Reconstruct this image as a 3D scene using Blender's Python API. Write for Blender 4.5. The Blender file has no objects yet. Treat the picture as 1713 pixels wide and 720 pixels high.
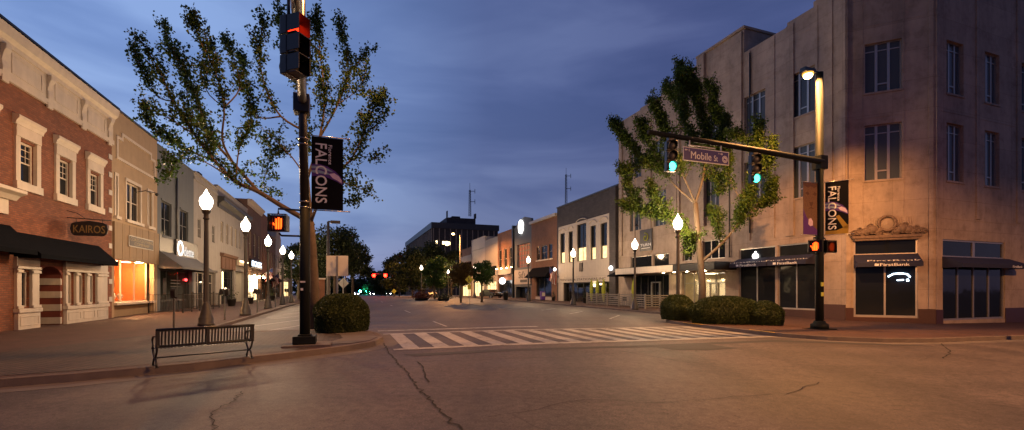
import bpy, bmesh, math, random
import numpy as np
from mathutils import Vector, Matrix
random.seed(7)
RNG = np.random.default_rng(11)
R = math.radians
F_PX, CX, HZ, EYE = 760.0, 856.5, 483.0, 1.6
sc = bpy.context.scene
COL = sc.collection
SIN, COS = math.sin(R(20)), math.cos(R(20))
# ---------------------------------------------------------------- street frame: u across the street (to the right), v along it
def W(u, v): return (u*COS - v*SIN, u*SIN + v*COS)
def UV(X, Y): return (X*COS + Y*SIN, -X*SIN + Y*COS)
def gz(X, Y):                     # the ground: level, falling gently to the right, and away beyond the crest
    return -0.015*max(0.0, min(X, 60.0)) - 0.012*max(0.0, Y-88.0)
def K(px): return (px-CX)/F_PX
def at(px, py, D): return Vector((K(px)*D, D, EYE+(HZ-py)/F_PX*D))
class Frame:
    def __init__(s, x, y, ang, z=0.0):
        s.o = (x, y); s.a = R(ang); s.z = z
        s.c, s.s = math.cos(s.a), math.sin(s.a)
    def p(s, x, y, z=0.0): return Vector((s.o[0]+x*s.c-y*s.s, s.o[1]+x*s.s+y*s.c, s.z+z))
    def tz(s, px, py=HZ, off=0.0):   # where the line of sight meets the plane y=off
        k = K(px); ox, oy, _ = s.p(0, off)
        t = (k*oy-ox)/(s.c-k*s.s); Y = oy+s.s*t
        return t, EYE+(HZ-py)/F_PX*Y-s.z
    def t(s, px, off=0.0): return s.tz(px, HZ, off)[0]
    def zz(s, px, py, off=0.0): return s.tz(px, py, off)[1]
WORLD = Frame(0, 0, 0)
# ---------------------------------------------------------------- mesh builder
class SFrame(Frame):
    k = 1.0
    def p(s, x, y, z=0.0): return Frame.p(s, x*s.k, y*s.k, z*s.k)
class MB:
    def __init__(s, fr=WORLD): s.v = []; s.f = []; s.sm = []; s.fr = fr
    def add(s, vs, fs, smooth=False):
        n = len(s.v); s.v += [tuple(v) for v in vs]
        s.f += [tuple(i+n for i in f) for f in fs]; s.sm += [smooth]*len(fs); return s
    def loc(s, vs, fs, smooth=False): return s.add([s.fr.p(*v) for v in vs], fs, smooth)
    def box(s, x0, x1, y0, y1, z0, z1):
        if x1 < x0: x0, x1 = x1, x0
        if y1 < y0: y0, y1 = y1, y0
        if z1 < z0: z0, z1 = z1, z0
        v = [(x0,y0,z0),(x1,y0,z0),(x1,y1,z0),(x0,y1,z0),(x0,y0,z1),(x1,y0,z1),(x1,y1,z1),(x0,y1,z1)]
        return s.loc(v, [(0,3,2,1),(4,5,6,7),(0,1,5,4),(1,2,6,5),(2,3,7,6),(3,0,4,7)])
    def quad(s, a, b, c, d): return s.loc([a,b,c,d], [(0,1,2,3)])
    def prism(s, poly, y0, y1):      # polygon in x,z extruded along y
        n = len(poly)
        v = [(p[0],y0,p[1]) for p in poly]+[(p[0],y1,p[1]) for p in poly]
        f = [tuple(range(n)), tuple(range(2*n-1, n-1, -1))]+[(i,i+n,(i+1)%n+n,(i+1)%n) for i in range(n)]
        return s.loc(v, f)
    def xprism(s, poly, x0, x1):     # polygon in y,z extruded along x
        n = len(poly)
        v = [(x0,p[0],p[1]) for p in poly]+[(x1,p[0],p[1]) for p in poly]
        f = [tuple(range(n-1,-1,-1)), tuple(range(n, 2*n))]+[(i,(i+1)%n,(i+1)%n+n,i+n) for i in range(n)]
        return s.loc(v, f)
    def lathe(s, prof, cx=0, cy=0, n=16, smooth=True, flute=0.0):  # prof: (r, z)
        v = []; m = len(prof)
        for r, z in prof:
            for i in range(n):
                a = 2*math.pi*i/n; rr = r*(1-flute*(i % 2))
                v.append((cx+rr*math.cos(a), cy+rr*math.sin(a), z))
        f = [(j*n+i, j*n+(i+1)%n, (j+1)*n+(i+1)%n, (j+1)*n+i) for j in range(m-1) for i in range(n)]
        f += [tuple(range(n-1,-1,-1)), tuple(range((m-1)*n, m*n))]
        return s.loc(v, f, smooth)
    def tube(s, pts, rad, n=8, world=False):
        pts = [Vector(p) if world else s.fr.p(*p) for p in pts]
        rad = rad if isinstance(rad, (list, tuple)) else [rad]*len(pts)
        v = []; prev = None
        for i, p in enumerate(pts):
            d = (pts[min(i+1, len(pts)-1)]-pts[max(i-1, 0)])
            d = d.normalized() if d.length > 1e-9 else Vector((0,0,1))
            if prev is None: prev = Vector((1,0,0)) if abs(d.x) < .9 else Vector((0,1,0))
            a = (prev-d*prev.dot(d))
            a = a.normalized() if a.length > 1e-6 else d.orthogonal().normalized()
            b = d.cross(a); prev = a
            for k in range(n):
                t = 2*math.pi*k/n; v.append(p+(a*math.cos(t)+b*math.sin(t))*rad[i])
        m = len(pts)
        f = [(j*n+i, j*n+(i+1)%n, (j+1)*n+(i+1)%n, (j+1)*n+i) for j in range(m-1) for i in range(n)]
        f += [tuple(range(n-1,-1,-1)), tuple(range((m-1)*n, m*n))]
        return s.add(v, f, True)
    def ball(s, c, r, n=12, m=8, sz=1.0):
        prof = [(max(r*math.sin(math.pi*j/m), 1e-4), c[2]-r*sz*math.cos(math.pi*j/m)) for j in range(m+1)]
        return s.lathe(prof, c[0], c[1], n)
    def build(s, name, m, parent=None, bevel=0.0):
        me = bpy.data.meshes.new(name)
        vs = s.v
        if parent is not None:
            r = parent
            while r.parent: r = r.parent
            inv = r.matrix_basis.inverted() if r.type == 'EMPTY' else Matrix()
            vs = [inv @ Vector(v) for v in vs]
        me.from_pydata([tuple(v) for v in vs], [], s.f)
        me.polygons.foreach_set('use_smooth', s.sm)
        bm = bmesh.new(); bm.from_mesh(me)
        bmesh.ops.recalc_face_normals(bm, faces=bm.faces); bm.to_mesh(me); bm.free()
        me.update()
        if m: me.materials.append(m)
        o = bpy.data.objects.new(name, me); COL.objects.link(o)
        if parent is not None: o.parent = parent
        if bevel:
            b = o.modifiers.new('bevel', 'BEVEL'); b.width = bevel; b.segments = 2; b.limit_method = 'ANGLE'; b.angle_limit = R(40)
        return o
def build_each(s, name, m, parent=None):
    # every loose piece becomes a part of its own
    par = list(range(len(s.v)))
    def fd(i):
        while par[i] != i: par[i] = par[par[i]]; i = par[i]
        return i
    for f in s.f:
        for j in f[1:]: par[fd(j)] = fd(f[0])
    gr = {}
    for f, q in zip(s.f, s.sm): gr.setdefault(fd(f[0]), []).append((f, q))
    out = []
    for fs in gr.values():
        mb = MB(); mp = {}
        for f, q in fs:
            for j in f:
                if j not in mp: mp[j] = len(mb.v); mb.v.append(s.v[j])
            mb.f.append(tuple(mp[j] for j in f)); mb.sm.append(q)
        out.append(mb.build(name, m, parent))
    return out
MB.build_each = build_each
def tag(o, label, cat, group=None, kind=None):
    if label: o['label'] = label
    if cat: o['category'] = cat
    if group: o['group'] = group
    if kind: o['kind'] = kind
    return o
def thing(name, label, cat, x, y, z=0.0, ang=0.0, group=None):
    o = bpy.data.objects.new(name, None); COL.objects.link(o)
    o.empty_display_size = .2
    o.location = (x, y, z); o.rotation_euler = (0, 0, R(ang))
    o.matrix_basis = Matrix.Translation((x, y, z)) @ Matrix.Rotation(R(ang), 4, 'Z')
    return tag(o, label, cat, group)
def struct(o): o['kind'] = 'structure'; return o
def copy_tree(o, parent=None):
    c = o.copy(); COL.objects.link(c); c.parent = parent
    for ch in o.children: copy_tree(ch, c)
    return c
def dup(o, x, y, z, label=None, ang=None, scale=None):
    c = copy_tree(o); c.location = (x, y, z)
    if ang is not None: c.rotation_euler = (0, 0, R(ang))
    if label: c['label'] = label
    if scale: c.scale = (scale,)*3
    return c
# ---------------------------------------------------------------- materials
def nt(name):
    m = bpy.data.materials.new(name); m.use_nodes = True
    n = m.node_tree; n.nodes.clear(); return m, n
def N(n, t, **kw):
    x = n.nodes.new(t)
    for k, v in kw.items():
        if k in x.inputs.keys(): x.inputs[k].default_value = v
        else: setattr(x, k, v)
    return x
def L(n, a, b): n.links.new(a, b)
def math_(n, op, a, b=None, clamp=False):
    x = n.nodes.new('ShaderNodeMath'); x.operation = op; x.use_clamp = clamp
    for i, s in enumerate((a, b)):
        if s is None: continue
        if isinstance(s, (int, float)): x.inputs[i].default_value = s
        else: L(n, s, x.inputs[i])
    return x.outputs[0]
def ramp(n, src, stops):
    x = n.nodes.new('ShaderNodeValToRGB'); e = x.color_ramp.elements
    while len(e) > 1: e.remove(e[-1])
    e[0].position, e[0].color = stops[0][0], (*stops[0][1], 1)
    for p, c in stops[1:]:
        k = e.new(p); k.color = (*c, 1)
    L(n, src, x.inputs[0]); return x.outputs[0]
def mulc(c, k): return tuple(min(1, a*k) for a in c[:3])
def mix(n, fac, a, b, blend='MIX'):
    x = n.nodes.new('ShaderNodeMix'); x.data_type = 'RGBA'; x.blend_type = blend
    for i, s in ((0, fac), (6, a), (7, b)):
        if isinstance(s, (int, float)): x.inputs[i].default_value = s
        elif isinstance(s, tuple): x.inputs[i].default_value = (*s[:3], 1)
        else: L(n, s, x.inputs[i])
    return x.outputs[2]
def paint(name, c, rough=.7, var=.18, scale=1.6, bump=.0, bscale=30, metal=0.0, streak=0.0, spec=.5, sfreq=1.7, joints=None):
    m, n = nt(name)
    out = N(n, 'ShaderNodeOutputMaterial'); b = N(n, 'ShaderNodeBsdfPrincipled', Roughness=rough, Metallic=metal)
    b.inputs['Specular IOR Level'].default_value = spec
    tc = N(n, 'ShaderNodeTexCoord')
    no = N(n, 'ShaderNodeTexNoise', Scale=scale, Detail=8.0, Roughness=.65); L(n, tc.outputs['Object'], no.inputs['Vector'])
    col = ramp(n, no.outputs[0], [(.25, mulc(c, 1-var)), (.55, c), (.8, mulc(c, 1+var*.6))])
    if streak:
        mp = N(n, 'ShaderNodeMapping'); mp.inputs['Scale'].default_value = (sfreq, sfreq, .12 if sfreq > 1 else .09); L(n, tc.outputs['Object'], mp.inputs[0])
        s2 = N(n, 'ShaderNodeTexNoise', Scale=1.6, Detail=7.0, Roughness=.7); L(n, mp.outputs[0], s2.inputs['Vector'])
        f = ramp(n, s2.outputs[0], [(.42, (0,0,0)), (.75, (1,1,1))])
        col = mix(n, math_(n, 'MULTIPLY', f, streak), col, mulc(c, .35))
    if joints:
        q = N(n, 'ShaderNodeSeparateXYZ'); L(n, tc.outputs['Object'], q.inputs[0]); cb = N(n, 'ShaderNodeCombineXYZ'); L(n, math_(n, 'ADD', q.outputs[0], q.outputs[1]), cb.inputs[0]); L(n, q.outputs[2], cb.inputs[1])
        jb = N(n, 'ShaderNodeTexBrick', Scale=1.0, offset=0.0); L(n, cb.outputs[0], jb.inputs['Vector']); jb.inputs['Brick Width'].default_value, jb.inputs['Row Height'].default_value = joints; jb.inputs['Mortar Size'].default_value = .012; jb.inputs['Mortar Smooth'].default_value = .6
        jb.inputs['Color1'].default_value = (1,1,1,1); jb.inputs['Color2'].default_value = (.86,.86,.87,1); jb.inputs['Mortar'].default_value = (.62,.6,.58,1)
        col = mix(n, 1.0, col, jb.outputs[0], 'MULTIPLY')
        n3 = N(n, 'ShaderNodeTexNoise', Scale=1.4, Detail=9.0, Roughness=.75); L(n, tc.outputs['Object'], n3.inputs['Vector']); col = mix(n, 1.0, col, ramp(n, n3.outputs[0], [(.34, (.72,.71,.69)), (.5, (1,1,1)), (.68, (1.12,1.11,1.09))]), 'MULTIPLY')
    L(n, col, b.inputs['Base Color'])
    rr = math_(n, 'ADD', math_(n, 'MULTIPLY', no.outputs[0], .25), rough-.12, True); L(n, rr, b.inputs['Roughness'])
    if bump:
        n2 = N(n, 'ShaderNodeTexNoise', Scale=bscale, Detail=6.0); L(n, tc.outputs['Object'], n2.inputs['Vector'])
        bp = N(n, 'ShaderNodeBump', Strength=bump, Distance=.02); L(n, n2.outputs[0], bp.inputs['Height']); L(n, bp.outputs[0], b.inputs['Normal'])
    L(n, b.outputs[0], out.inputs[0]); return m
def brick(name, c1, c2, mortar, w=.22, h=.075, rough=.85, flat=False, msize=.012, bump=.5, dirt=.35, squash=0):
    m, n = nt(name)
    out = N(n, 'ShaderNodeOutputMaterial'); b = N(n, 'ShaderNodeBsdfPrincipled', Roughness=rough)
    tc = N(n, 'ShaderNodeTexCoord')
    if flat: vec = tc.outputs['Object']
    else:
        sp = N(n, 'ShaderNodeSeparateXYZ'); L(n, tc.outputs['Object'], sp.inputs[0])
        cb = N(n, 'ShaderNodeCombineXYZ'); L(n, math_(n, 'ADD', sp.outputs[0], sp.outputs[1]), cb.inputs[0]); L(n, sp.outputs[2], cb.inputs[1]); vec = cb.outputs[0]
    if flat and squash:
        mp = N(n, 'ShaderNodeMapping'); mp.inputs['Rotation'].default_value = (0,0,R(squash)); L(n, vec, mp.inputs[0]); vec = mp.outputs[0]
    br = N(n, 'ShaderNodeTexBrick', Scale=1.0); L(n, vec, br.inputs['Vector'])
    br.inputs['Brick Width'].default_value = w; br.inputs['Row Height'].default_value = h
    br.inputs['Mortar Size'].default_value = msize; br.inputs['Mortar Smooth'].default_value = .3; br.inputs['Bias'].default_value = 0
    br.inputs['Color1'].default_value = (*c1, 1); br.inputs['Color2'].default_value = (*c2, 1); br.inputs['Mortar'].default_value = (*mortar, 1)
    no = N(n, 'ShaderNodeTexNoise', Scale=.9, Detail=9.0, Roughness=.7); L(n, tc.outputs['Object'], no.inputs['Vector'])
    d = ramp(n, no.outputs[0], [(.3, (1-dirt,)*3), (.65, (1.0,)*3), (.85, (1.2,)*3)])
    col = mix(n, 1.0, br.outputs[0], d, 'MULTIPLY'); L(n, col, b.inputs['Base Color'])
    bp = N(n, 'ShaderNodeBump', Strength=bump, Distance=.012, invert=True); L(n, br.outputs[1], bp.inputs['Height']); L(n, bp.outputs[0], b.inputs['Normal'])
    L(n, b.outputs[0], out.inputs[0]); return m
def emit(name, c, s, grain=0.0, gscale=6.0):
    m, n = nt(name); out = N(n, 'ShaderNodeOutputMaterial'); e = N(n, 'ShaderNodeEmission', Strength=s)
    e.inputs[0].default_value = (*c, 1)
    if grain:
        tc = N(n, 'ShaderNodeTexCoord'); no = N(n, 'ShaderNodeTexVoronoi', Scale=gscale); L(n, tc.outputs['Object'], no.inputs['Vector'])
        L(n, math_(n, 'MULTIPLY', math_(n, 'SUBTRACT', 1.0+grain, math_(n, 'MULTIPLY', no.outputs[0], grain*1.6)), s), e.inputs[1])
    L(n, e.outputs[0], out.inputs[0]); return m
def glass_dark(name, c=(.012,.015,.02), rough=.06):
    m, n = nt(name); out = N(n, 'ShaderNodeOutputMaterial'); b = N(n, 'ShaderNodeBsdfPrincipled', Roughness=rough)
    b.inputs['Base Color'].default_value = (*c, 1); b.inputs['IOR'].default_value = 1.5; b.inputs['Specular IOR Level'].default_value = .3
    tc = N(n, 'ShaderNodeTexCoord'); no = N(n, 'ShaderNodeTexNoise', Scale=1.3, Detail=2.0); L(n, tc.outputs['Object'], no.inputs['Vector'])
    bp = N(n, 'ShaderNodeBump', Strength=.12, Distance=.04); L(n, no.outputs[0], bp.inputs['Height']); L(n, bp.outputs[0], b.inputs['Normal'])
    L(n, b.outputs[0], out.inputs[0]); return m
def glass_clear(name, tint=(.9,.92,.9), refl=.12):
    m, n = nt(name); out = N(n, 'ShaderNodeOutputMaterial')
    t = N(n, 'ShaderNodeBsdfTransparent'); t.inputs[0].default_value = (*tint, 1)
    g = N(n, 'ShaderNodeBsdfGlossy', Roughness=.04); g.inputs[0].default_value = (.9,.9,.9,1)
    x = N(n, 'ShaderNodeMixShader'); x.inputs[0].default_value = refl
    L(n, t.outputs[0], x.inputs[1]); L(n, g.outputs[0], x.inputs[2]); L(n, x.outputs[0], out.inputs[0]); return m
def foliage(name, c1, c2, trans=.35):
    m, n = nt(name); out = N(n, 'ShaderNodeOutputMaterial')
    g = N(n, 'ShaderNodeNewGeometry'); tc = N(n, 'ShaderNodeTexCoord')
    no = N(n, 'ShaderNodeTexNoise', Scale=.9, Detail=3.0); L(n, tc.outputs['Object'], no.inputs['Vector'])
    f = math_(n, 'ADD', math_(n, 'MULTIPLY', g.outputs['Random Per Island'], .5), math_(n, 'MULTIPLY', no.outputs[0], .6), True)
    col = ramp(n, f, [(.2, c1), (.85, c2)])
    d = N(n, 'ShaderNodeBsdfPrincipled', Roughness=.5); L(n, col, d.inputs[0]); d.inputs['Specular IOR Level'].default_value = .3
    t = N(n, 'ShaderNodeBsdfTranslucent'); L(n, col, t.inputs[0])
    x = N(n, 'ShaderNodeMixShader'); x.inputs[0].default_value = trans
    L(n, d.outputs[0], x.inputs[1]); L(n, t.outputs[0], x.inputs[2]); L(n, x.outputs[0], out.inputs[0]); return m
M = {}
def asphalt():
    m, n = nt('asphalt'); out = N(n, 'ShaderNodeOutputMaterial'); b = N(n, 'ShaderNodeBsdfPrincipled', Roughness=.6); b.inputs['Specular IOR Level'].default_value = .35
    tc = N(n, 'ShaderNodeTexCoord'); o = tc.outputs['Object']
    big = N(n, 'ShaderNodeTexNoise', Scale=.22, Detail=7.0, Roughness=.62); L(n, o, big.inputs['Vector'])
    mp = N(n, 'ShaderNodeMapping'); mp.inputs['Rotation'].default_value = (0,0,R(-20)); mp.inputs['Scale'].default_value = (.5,.05,1); L(n, o, mp.inputs[0])
    lane = N(n, 'ShaderNodeTexNoise', Scale=1.1, Detail=5.0); L(n, mp.outputs[0], lane.inputs['Vector'])
    mp3 = N(n, 'ShaderNodeMapping'); mp3.inputs['Rotation'].default_value = (0,0,R(-20)); mp3.inputs['Scale'].default_value = (.07,.6,1); L(n, o, mp3.inputs[0])
    cross = N(n, 'ShaderNodeTexNoise', Scale=1.3, Detail=5.0); L(n, mp3.outputs[0], cross.inputs['Vector'])
    fine = N(n, 'ShaderNodeTexNoise', Scale=42.0, Detail=4.0, Roughness=.8); L(n, o, fine.inputs['Vector'])
    agg = N(n, 'ShaderNodeTexVoronoi', Scale=75.0); L(n, o, agg.inputs['Vector'])
    c = ramp(n, big.outputs[0], [(.3, (.07,.058,.058)), (.5, (.1,.084,.083)), (.7, (.13,.108,.105))])
    c = mix(n, .55, c, ramp(n, lane.outputs[0], [(.38, (.45,.45,.48)), (.58, (1.2,1.17,1.12))]), 'MULTIPLY')
    c = mix(n, .5, c, ramp(n, cross.outputs[0], [(.35, (.62,.62,.64)), (.6, (1.12,1.12,1.1))]), 'MULTIPLY')
    c = mix(n, .8, c, ramp(n, fine.outputs[0], [(.3, (.4,.4,.4)), (.52, (1,1,1)), (.72, (2.3,2.2,2.1))]), 'MULTIPLY')
    c = mix(n, .5, c, ramp(n, agg.outputs[1], [(.0, (.6,.6,.6)), (1.0, (1.35,1.35,1.35))]), 'MULTIPLY')
    # hairline cracks and oil spots
    wn = N(n, 'ShaderNodeTexNoise', Scale=.9, Detail=6.0); L(n, o, wn.inputs['Vector'])
    wv = mix(n, .35, o, wn.outputs[1]); vo = N(n, 'ShaderNodeTexVoronoi', Scale=.22, feature='DISTANCE_TO_EDGE'); L(n, wv, vo.inputs['Vector'])
    cr = ramp(n, vo.outputs[0], [(0.0, (.45,.45,.45)), (.0035, (1,1,1))])
    gate = N(n, 'ShaderNodeTexNoise', Scale=.17, Detail=2.0); L(n, o, gate.inputs['Vector'])
    gg = ramp(n, gate.outputs[0], [(.47, (0,0,0)), (.55, (1,1,1))])
    c = mix(n, gg, c, mix(n, 1.0, c, cr, 'MULTIPLY'))
    sp = N(n, 'ShaderNodeTexNoise', Scale=2.6, Detail=3.0); L(n, o, sp.inputs['Vector'])
    c = mix(n, 1.0, c, ramp(n, sp.outputs[0], [(.64, (1,1,1)), (.74, (.72,.72,.72))]), 'MULTIPLY')
    md = N(n, 'ShaderNodeTexNoise', Scale=7.0, Detail=7.0, Roughness=.75); L(n, o, md.inputs['Vector'])
    c = mix(n, 1.0, c, ramp(n, md.outputs[0], [(.34, (.62,.6,.6)), (.5, (1,1,1)), (.66, (1.32,1.3,1.28))]), 'MULTIPLY')
    sk = N(n, 'ShaderNodeTexNoise', Scale=15.0, Detail=2.0); L(n, o, sk.inputs['Vector'])
    c = mix(n, 1.0, c, ramp(n, sk.outputs[0], [(.66, (1,1,1)), (.71, (.45,.42,.42))]), 'MULTIPLY')
    L(n, c, b.inputs['Base Color'])
    L(n, math_(n, 'ADD', math_(n, 'MULTIPLY', big.outputs[0], .4), .44), b.inputs['Roughness'])
    bp = N(n, 'ShaderNodeBump', Strength=.6, Distance=.012); L(n, fine.outputs[0], bp.inputs['Height']); L(n, bp.outputs[0], b.inputs['Normal'])
    L(n, b.outputs[0], out.inputs[0]); return m
def worn_paint(name, c, wear=.5):
    m, n = nt(name); out = N(n, 'ShaderNodeOutputMaterial'); b = N(n, 'ShaderNodeBsdfPrincipled', Roughness=.6)
    tc = N(n, 'ShaderNodeTexCoord'); o = tc.outputs['Object']
    a = N(n, 'ShaderNodeTexNoise', Scale=6.0, Detail=9.0, Roughness=.75); L(n, o, a.inputs['Vector'])
    g = N(n, 'ShaderNodeTexNoise', Scale=.7, Detail=3.0); L(n, o, g.inputs['Vector'])
    f = math_(n, 'ADD', a.outputs[0], math_(n, 'MULTIPLY', math_(n, 'SUBTRACT', g.outputs[0], .5), .6))
    col = ramp(n, f, [(wear-.12, (.12,.11,.10)), (wear-.02, mulc(c, .72)), (wear+.15, c)])
    L(n, col, b.inputs[0]); L(n, b.outputs[0], out.inputs[0]); return m
M['asphalt'] = asphalt()
M['line'] = worn_paint('road_paint', (.42,.4,.37), .46)
M['line_worn'] = worn_paint('worn_road_paint', (.42,.41,.39), .5)
M['yellow_line'] = worn_paint('yellow_kerb_paint', (.6,.36,.03), .44)
M['crack'] = paint('crack_dirt', (.02,.018,.017), .95)
M['tar'] = paint('new_tar_patch', (.045,.043,.045), .75, .3, 2.0, .3, 60)
M['kerb'] = paint('kerb_concrete', (.17,.14,.125), .85, .35, 2.5, .4, 40)
M['gutter'] = paint('gutter_concrete', (.15,.13,.12), .8, .35, 1.5, .3, 50)
M['paver'] = brick('red_pavers', (.125,.055,.038), (.085,.04,.03), (.04,.03,.026), .2, .1, .75, True, .008, .8, .45, -20)
M['paver_grey'] = brick('weathered_pavers', (.10,.066,.056), (.07,.047,.04), (.016,.013,.012), .21, .105, .75, True, .011, .9, .45, 25)
M['brick_red'] = brick('red_brick', (.32,.105,.05), (.2,.062,.033), (.16,.085,.055), .22, .075)
M['brick_brown'] = brick('brown_brick', (.25,.13,.08), (.2,.1,.065), (.17,.11,.08), .22, .075)
M['brick_orange'] = brick('orange_brick', (.3,.13,.07), (.25,.1,.055), (.2,.12,.08), .22, .075)
M['brick_dark'] = brick('dark_stone', (.085,.075,.075), (.065,.058,.06), (.05,.045,.045), .5, .25, .85)
M['trim'] = paint('cream_trim_paint', (.64,.54,.43), .55, .12, 3, .1, 20, streak=.25)
M['white'] = paint('white_paint', (.56,.51,.45), .55, .12, 2.5, .1, 20, streak=.3)
M['beige'] = paint('beige_stucco', (.42,.3,.19), .85, .15, 2, .3, 60, streak=.2)
M['tanboard'] = paint('tan_board', (.3,.2,.11), .7, .15, 2, .1, streak=.25)
M['grey_wall'] = paint('grey_painted_wall', (.13,.145,.16), .8, .15, 2, .2, 50, streak=.25)
M['white_wall'] = paint('white_painted_wall', (.36,.33,.3), .8, .15, 2, .2, 50, streak=.35)
M['cream_wall'] = paint('cream_tile_wall', (.55,.48,.4), .7, .1, 2, .1, 50, streak=.2)
M['concrete'] = paint('weathered_concrete', (.47,.375,.3), .85, .28, .33, .35, 45, streak=.5, sfreq=.55, joints=(3.1,1.55))
M['granite'] = paint('brown_granite', (.07,.032,.026), .35, .3, 18)
M['metal_dark'] = paint('dark_grey_metal', (.05,.048,.047), .45, .25, 6, spec=.6)
M['pole_green'] = paint('dark_green_pole', (.014,.017,.016), .6, .35, 5, .1, 30, spec=.15)
M['black'] = paint('black_metal', (.012,.012,.013), .35, .3, 8, .1, 40, spec=.6)
M['black_matte'] = paint('black_fabric', (.006,.007,.01), .95, .3, 4, .4, 60, spec=.05)
M['navy'] = paint('navy_canvas', (.022,.026,.06), .85, .25, 4, .3, 60)
M['grey_awn'] = paint('grey_canvas', (.12,.12,.125), .85, .25, 4, .3, 60)
M['alu'] = paint('aluminium_frame', (.42,.4,.38), .4, .1, 6, metal=.6)
M['galv'] = paint('galvanised_steel', (.35,.36,.37), .45, .2, 6, metal=.7)
M['steel'] = paint('bright_steel', (.5,.48,.45), .3, .1, 6, metal=1.0)
M['wood_grey'] = paint('weathered_grey_boards', (.22,.2,.18), .8, .3, 6)
M['glass'] = glass_dark('dark_window_glass')
M['glass_blue'] = glass_dark('blind_backed_glass', (.07,.085,.1), .12)
M['glass_clear'] = glass_clear('shop_glass')
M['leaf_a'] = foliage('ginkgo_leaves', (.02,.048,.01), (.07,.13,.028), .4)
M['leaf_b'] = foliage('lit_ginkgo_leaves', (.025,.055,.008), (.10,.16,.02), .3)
M['leaf_dark'] = foliage('dark_leaves', (.015,.025,.01), (.05,.065,.02))
M['leaf_orange_lit'] = foliage('orange_lit_leaves', (.07,.05,.012), (.16,.1,.025))  # orange lamplight on the small street tree, put into its leaf colour
M['leaf_red'] = foliage('red_shrub_leaves', (.12,.025,.012), (.2,.06,.02))
M['box_leaf'] = foliage('clipped_shrub_leaves', (.025,.04,.010), (.06,.085,.02), .15)
M['bark'] = paint('grey_bark', (.13,.1,.075), .9, .4, 5, .9, 18)
M['bark_pale'] = paint('pale_bark', (.13,.105,.08), .9, .3, 5, .9, 18)
M['red_stripe'] = paint('brick_red_paint', (.16,.04,.03), .8)
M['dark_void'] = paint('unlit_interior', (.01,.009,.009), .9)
M['orange_wall'] = paint('orange_display_backdrop', (.62,.2,.05), .7, .2, 6)
M['cream'] = paint('cream_interior', (.7,.6,.42), .7)
M['gold'] = paint('gold_lettering', (.26,.16,.05), .5, .2, 8)
M['dark_letter'] = paint('dark_lettering', (.04,.03,.025), .6)
M['white_letter'] = paint('white_lettering', (.85,.85,.85), .5, .05)
M['sign_purple'] = paint('purple_sign_face', (.045,.03,.2), .4, .1, 3)
M['banner_black'] = paint('black_banner_vinyl', (.008,.008,.01), .85, .3, 4, spec=.1)
M['purple'] = paint('purple_print', (.1,.03,.25), .5, .2, 8)
M['lilac'] = paint('lilac_print', (.75,.6,.8), .5, .2, 8)
M['teal_print'] = paint('pale_blue_print', (.3,.42,.55), .5, .2, 8)
M['yellow_print'] = paint('gold_print', (.35,.22,.02), .5, .2, 8)
M['fur'] = paint('tan_fur_print', (.17,.095,.055), .6, .5, 14)
M['fur_dark'] = paint('dark_fur_print', (.1,.045,.025), .6, .4, 14)
M['flag_red'] = paint('flag_red', (.35,.03,.03), .7)
M['flag_blue'] = paint('flag_blue', (.03,.04,.15), .7)
M['flag_white'] = paint('flag_white', (.6,.58,.56), .7)
M['green_umb'] = paint('lime_canvas', (.3,.33,.03), .8)
M['red_door'] = paint('red_paint', (.3,.03,.02), .5)
M['yellow_sign'] = paint('yellow_sign_face', (.65,.6,.06), .5)
M['crest'] = paint('weathered_stone_carving', (.21,.15,.115), .9, .5, 6, .6, 30)
def glow_glass(name, c, s):
    m, n = nt(name); out = N(n, 'ShaderNodeOutputMaterial'); e = N(n, 'ShaderNodeEmission', Strength=s); e.inputs[0].default_value = (*c, 1)
    t = N(n, 'ShaderNodeBsdfTransparent'); a = N(n, 'ShaderNodeAddShader'); L(n, e.outputs[0], a.inputs[0]); L(n, t.outputs[0], a.inputs[1]); L(n, a.outputs[0], out.inputs[0]); return m
M['e_lamp'] = glow_glass('street_lamp_globe', (1,.85,.66), 5)
def bulb(parent, x, y, z, power, col, spot=False, rad=.08):
    l = bpy.data.lights.new('bulb', 'SPOT' if spot else 'POINT'); l.energy = power; l.color = col; l.shadow_soft_size = rad
    if spot: l.spot_size = R(172); l.spot_blend = .25
    o = bpy.data.objects.new('bulb', l); COL.objects.link(o); o.parent = parent; o.location = (x, y, z); return o
M['e_sodium'] = glow_glass('sodium_lamp', (1,.6,.22), 8)
M['e_red_fill'] = emit('added_red_wall_light', (1,.012,.01), 160)  # strong red for the added unseen head, to redden the side wall
M['e_bowl'] = emit('sodium_reflector', (1,.42,.07), 1.2)
M['e_green'] = emit('green_signal', (.05,1,.6), 6)
M['e_red'] = emit('red_signal', (1,.025,.005), 3.5)
M['e_far_red'] = emit('far_red_signal', (1,.008,.003), 40)
M['e_far_green'] = emit('far_green_signal', (.05,1,.6), 120)
M['e_far_white'] = emit('far_headlamp', (1,.9,.75), 90)
M['e_amber'] = emit('amber_hand_signal', (1,.07,.006), 4.5)
M['e_warm'] = emit('warm_lit_window', (1,.68,.3), 1.3, .5, 2.5)
M['e_warm_hi'] = emit('bright_warm_window', (1,.72,.36), 4.5, .4, 2.0)
M['e_ceiling'] = emit('ceiling_light', (1,.75,.42), 9)
M['e_shop'] = emit('shop_spot', (1,.5,.2), 700)
M['e_white'] = emit('white_lit_sign', (1,.95,.88), 4)
M['e_dim'] = emit('dim_lit_letters', (1,.95,.9), .8)
M['e_cool'] = emit('cool_neon', (.7,.85,1), 6)
M['e_pink'] = emit('red_neon', (1,.05,.05), 5)
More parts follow.
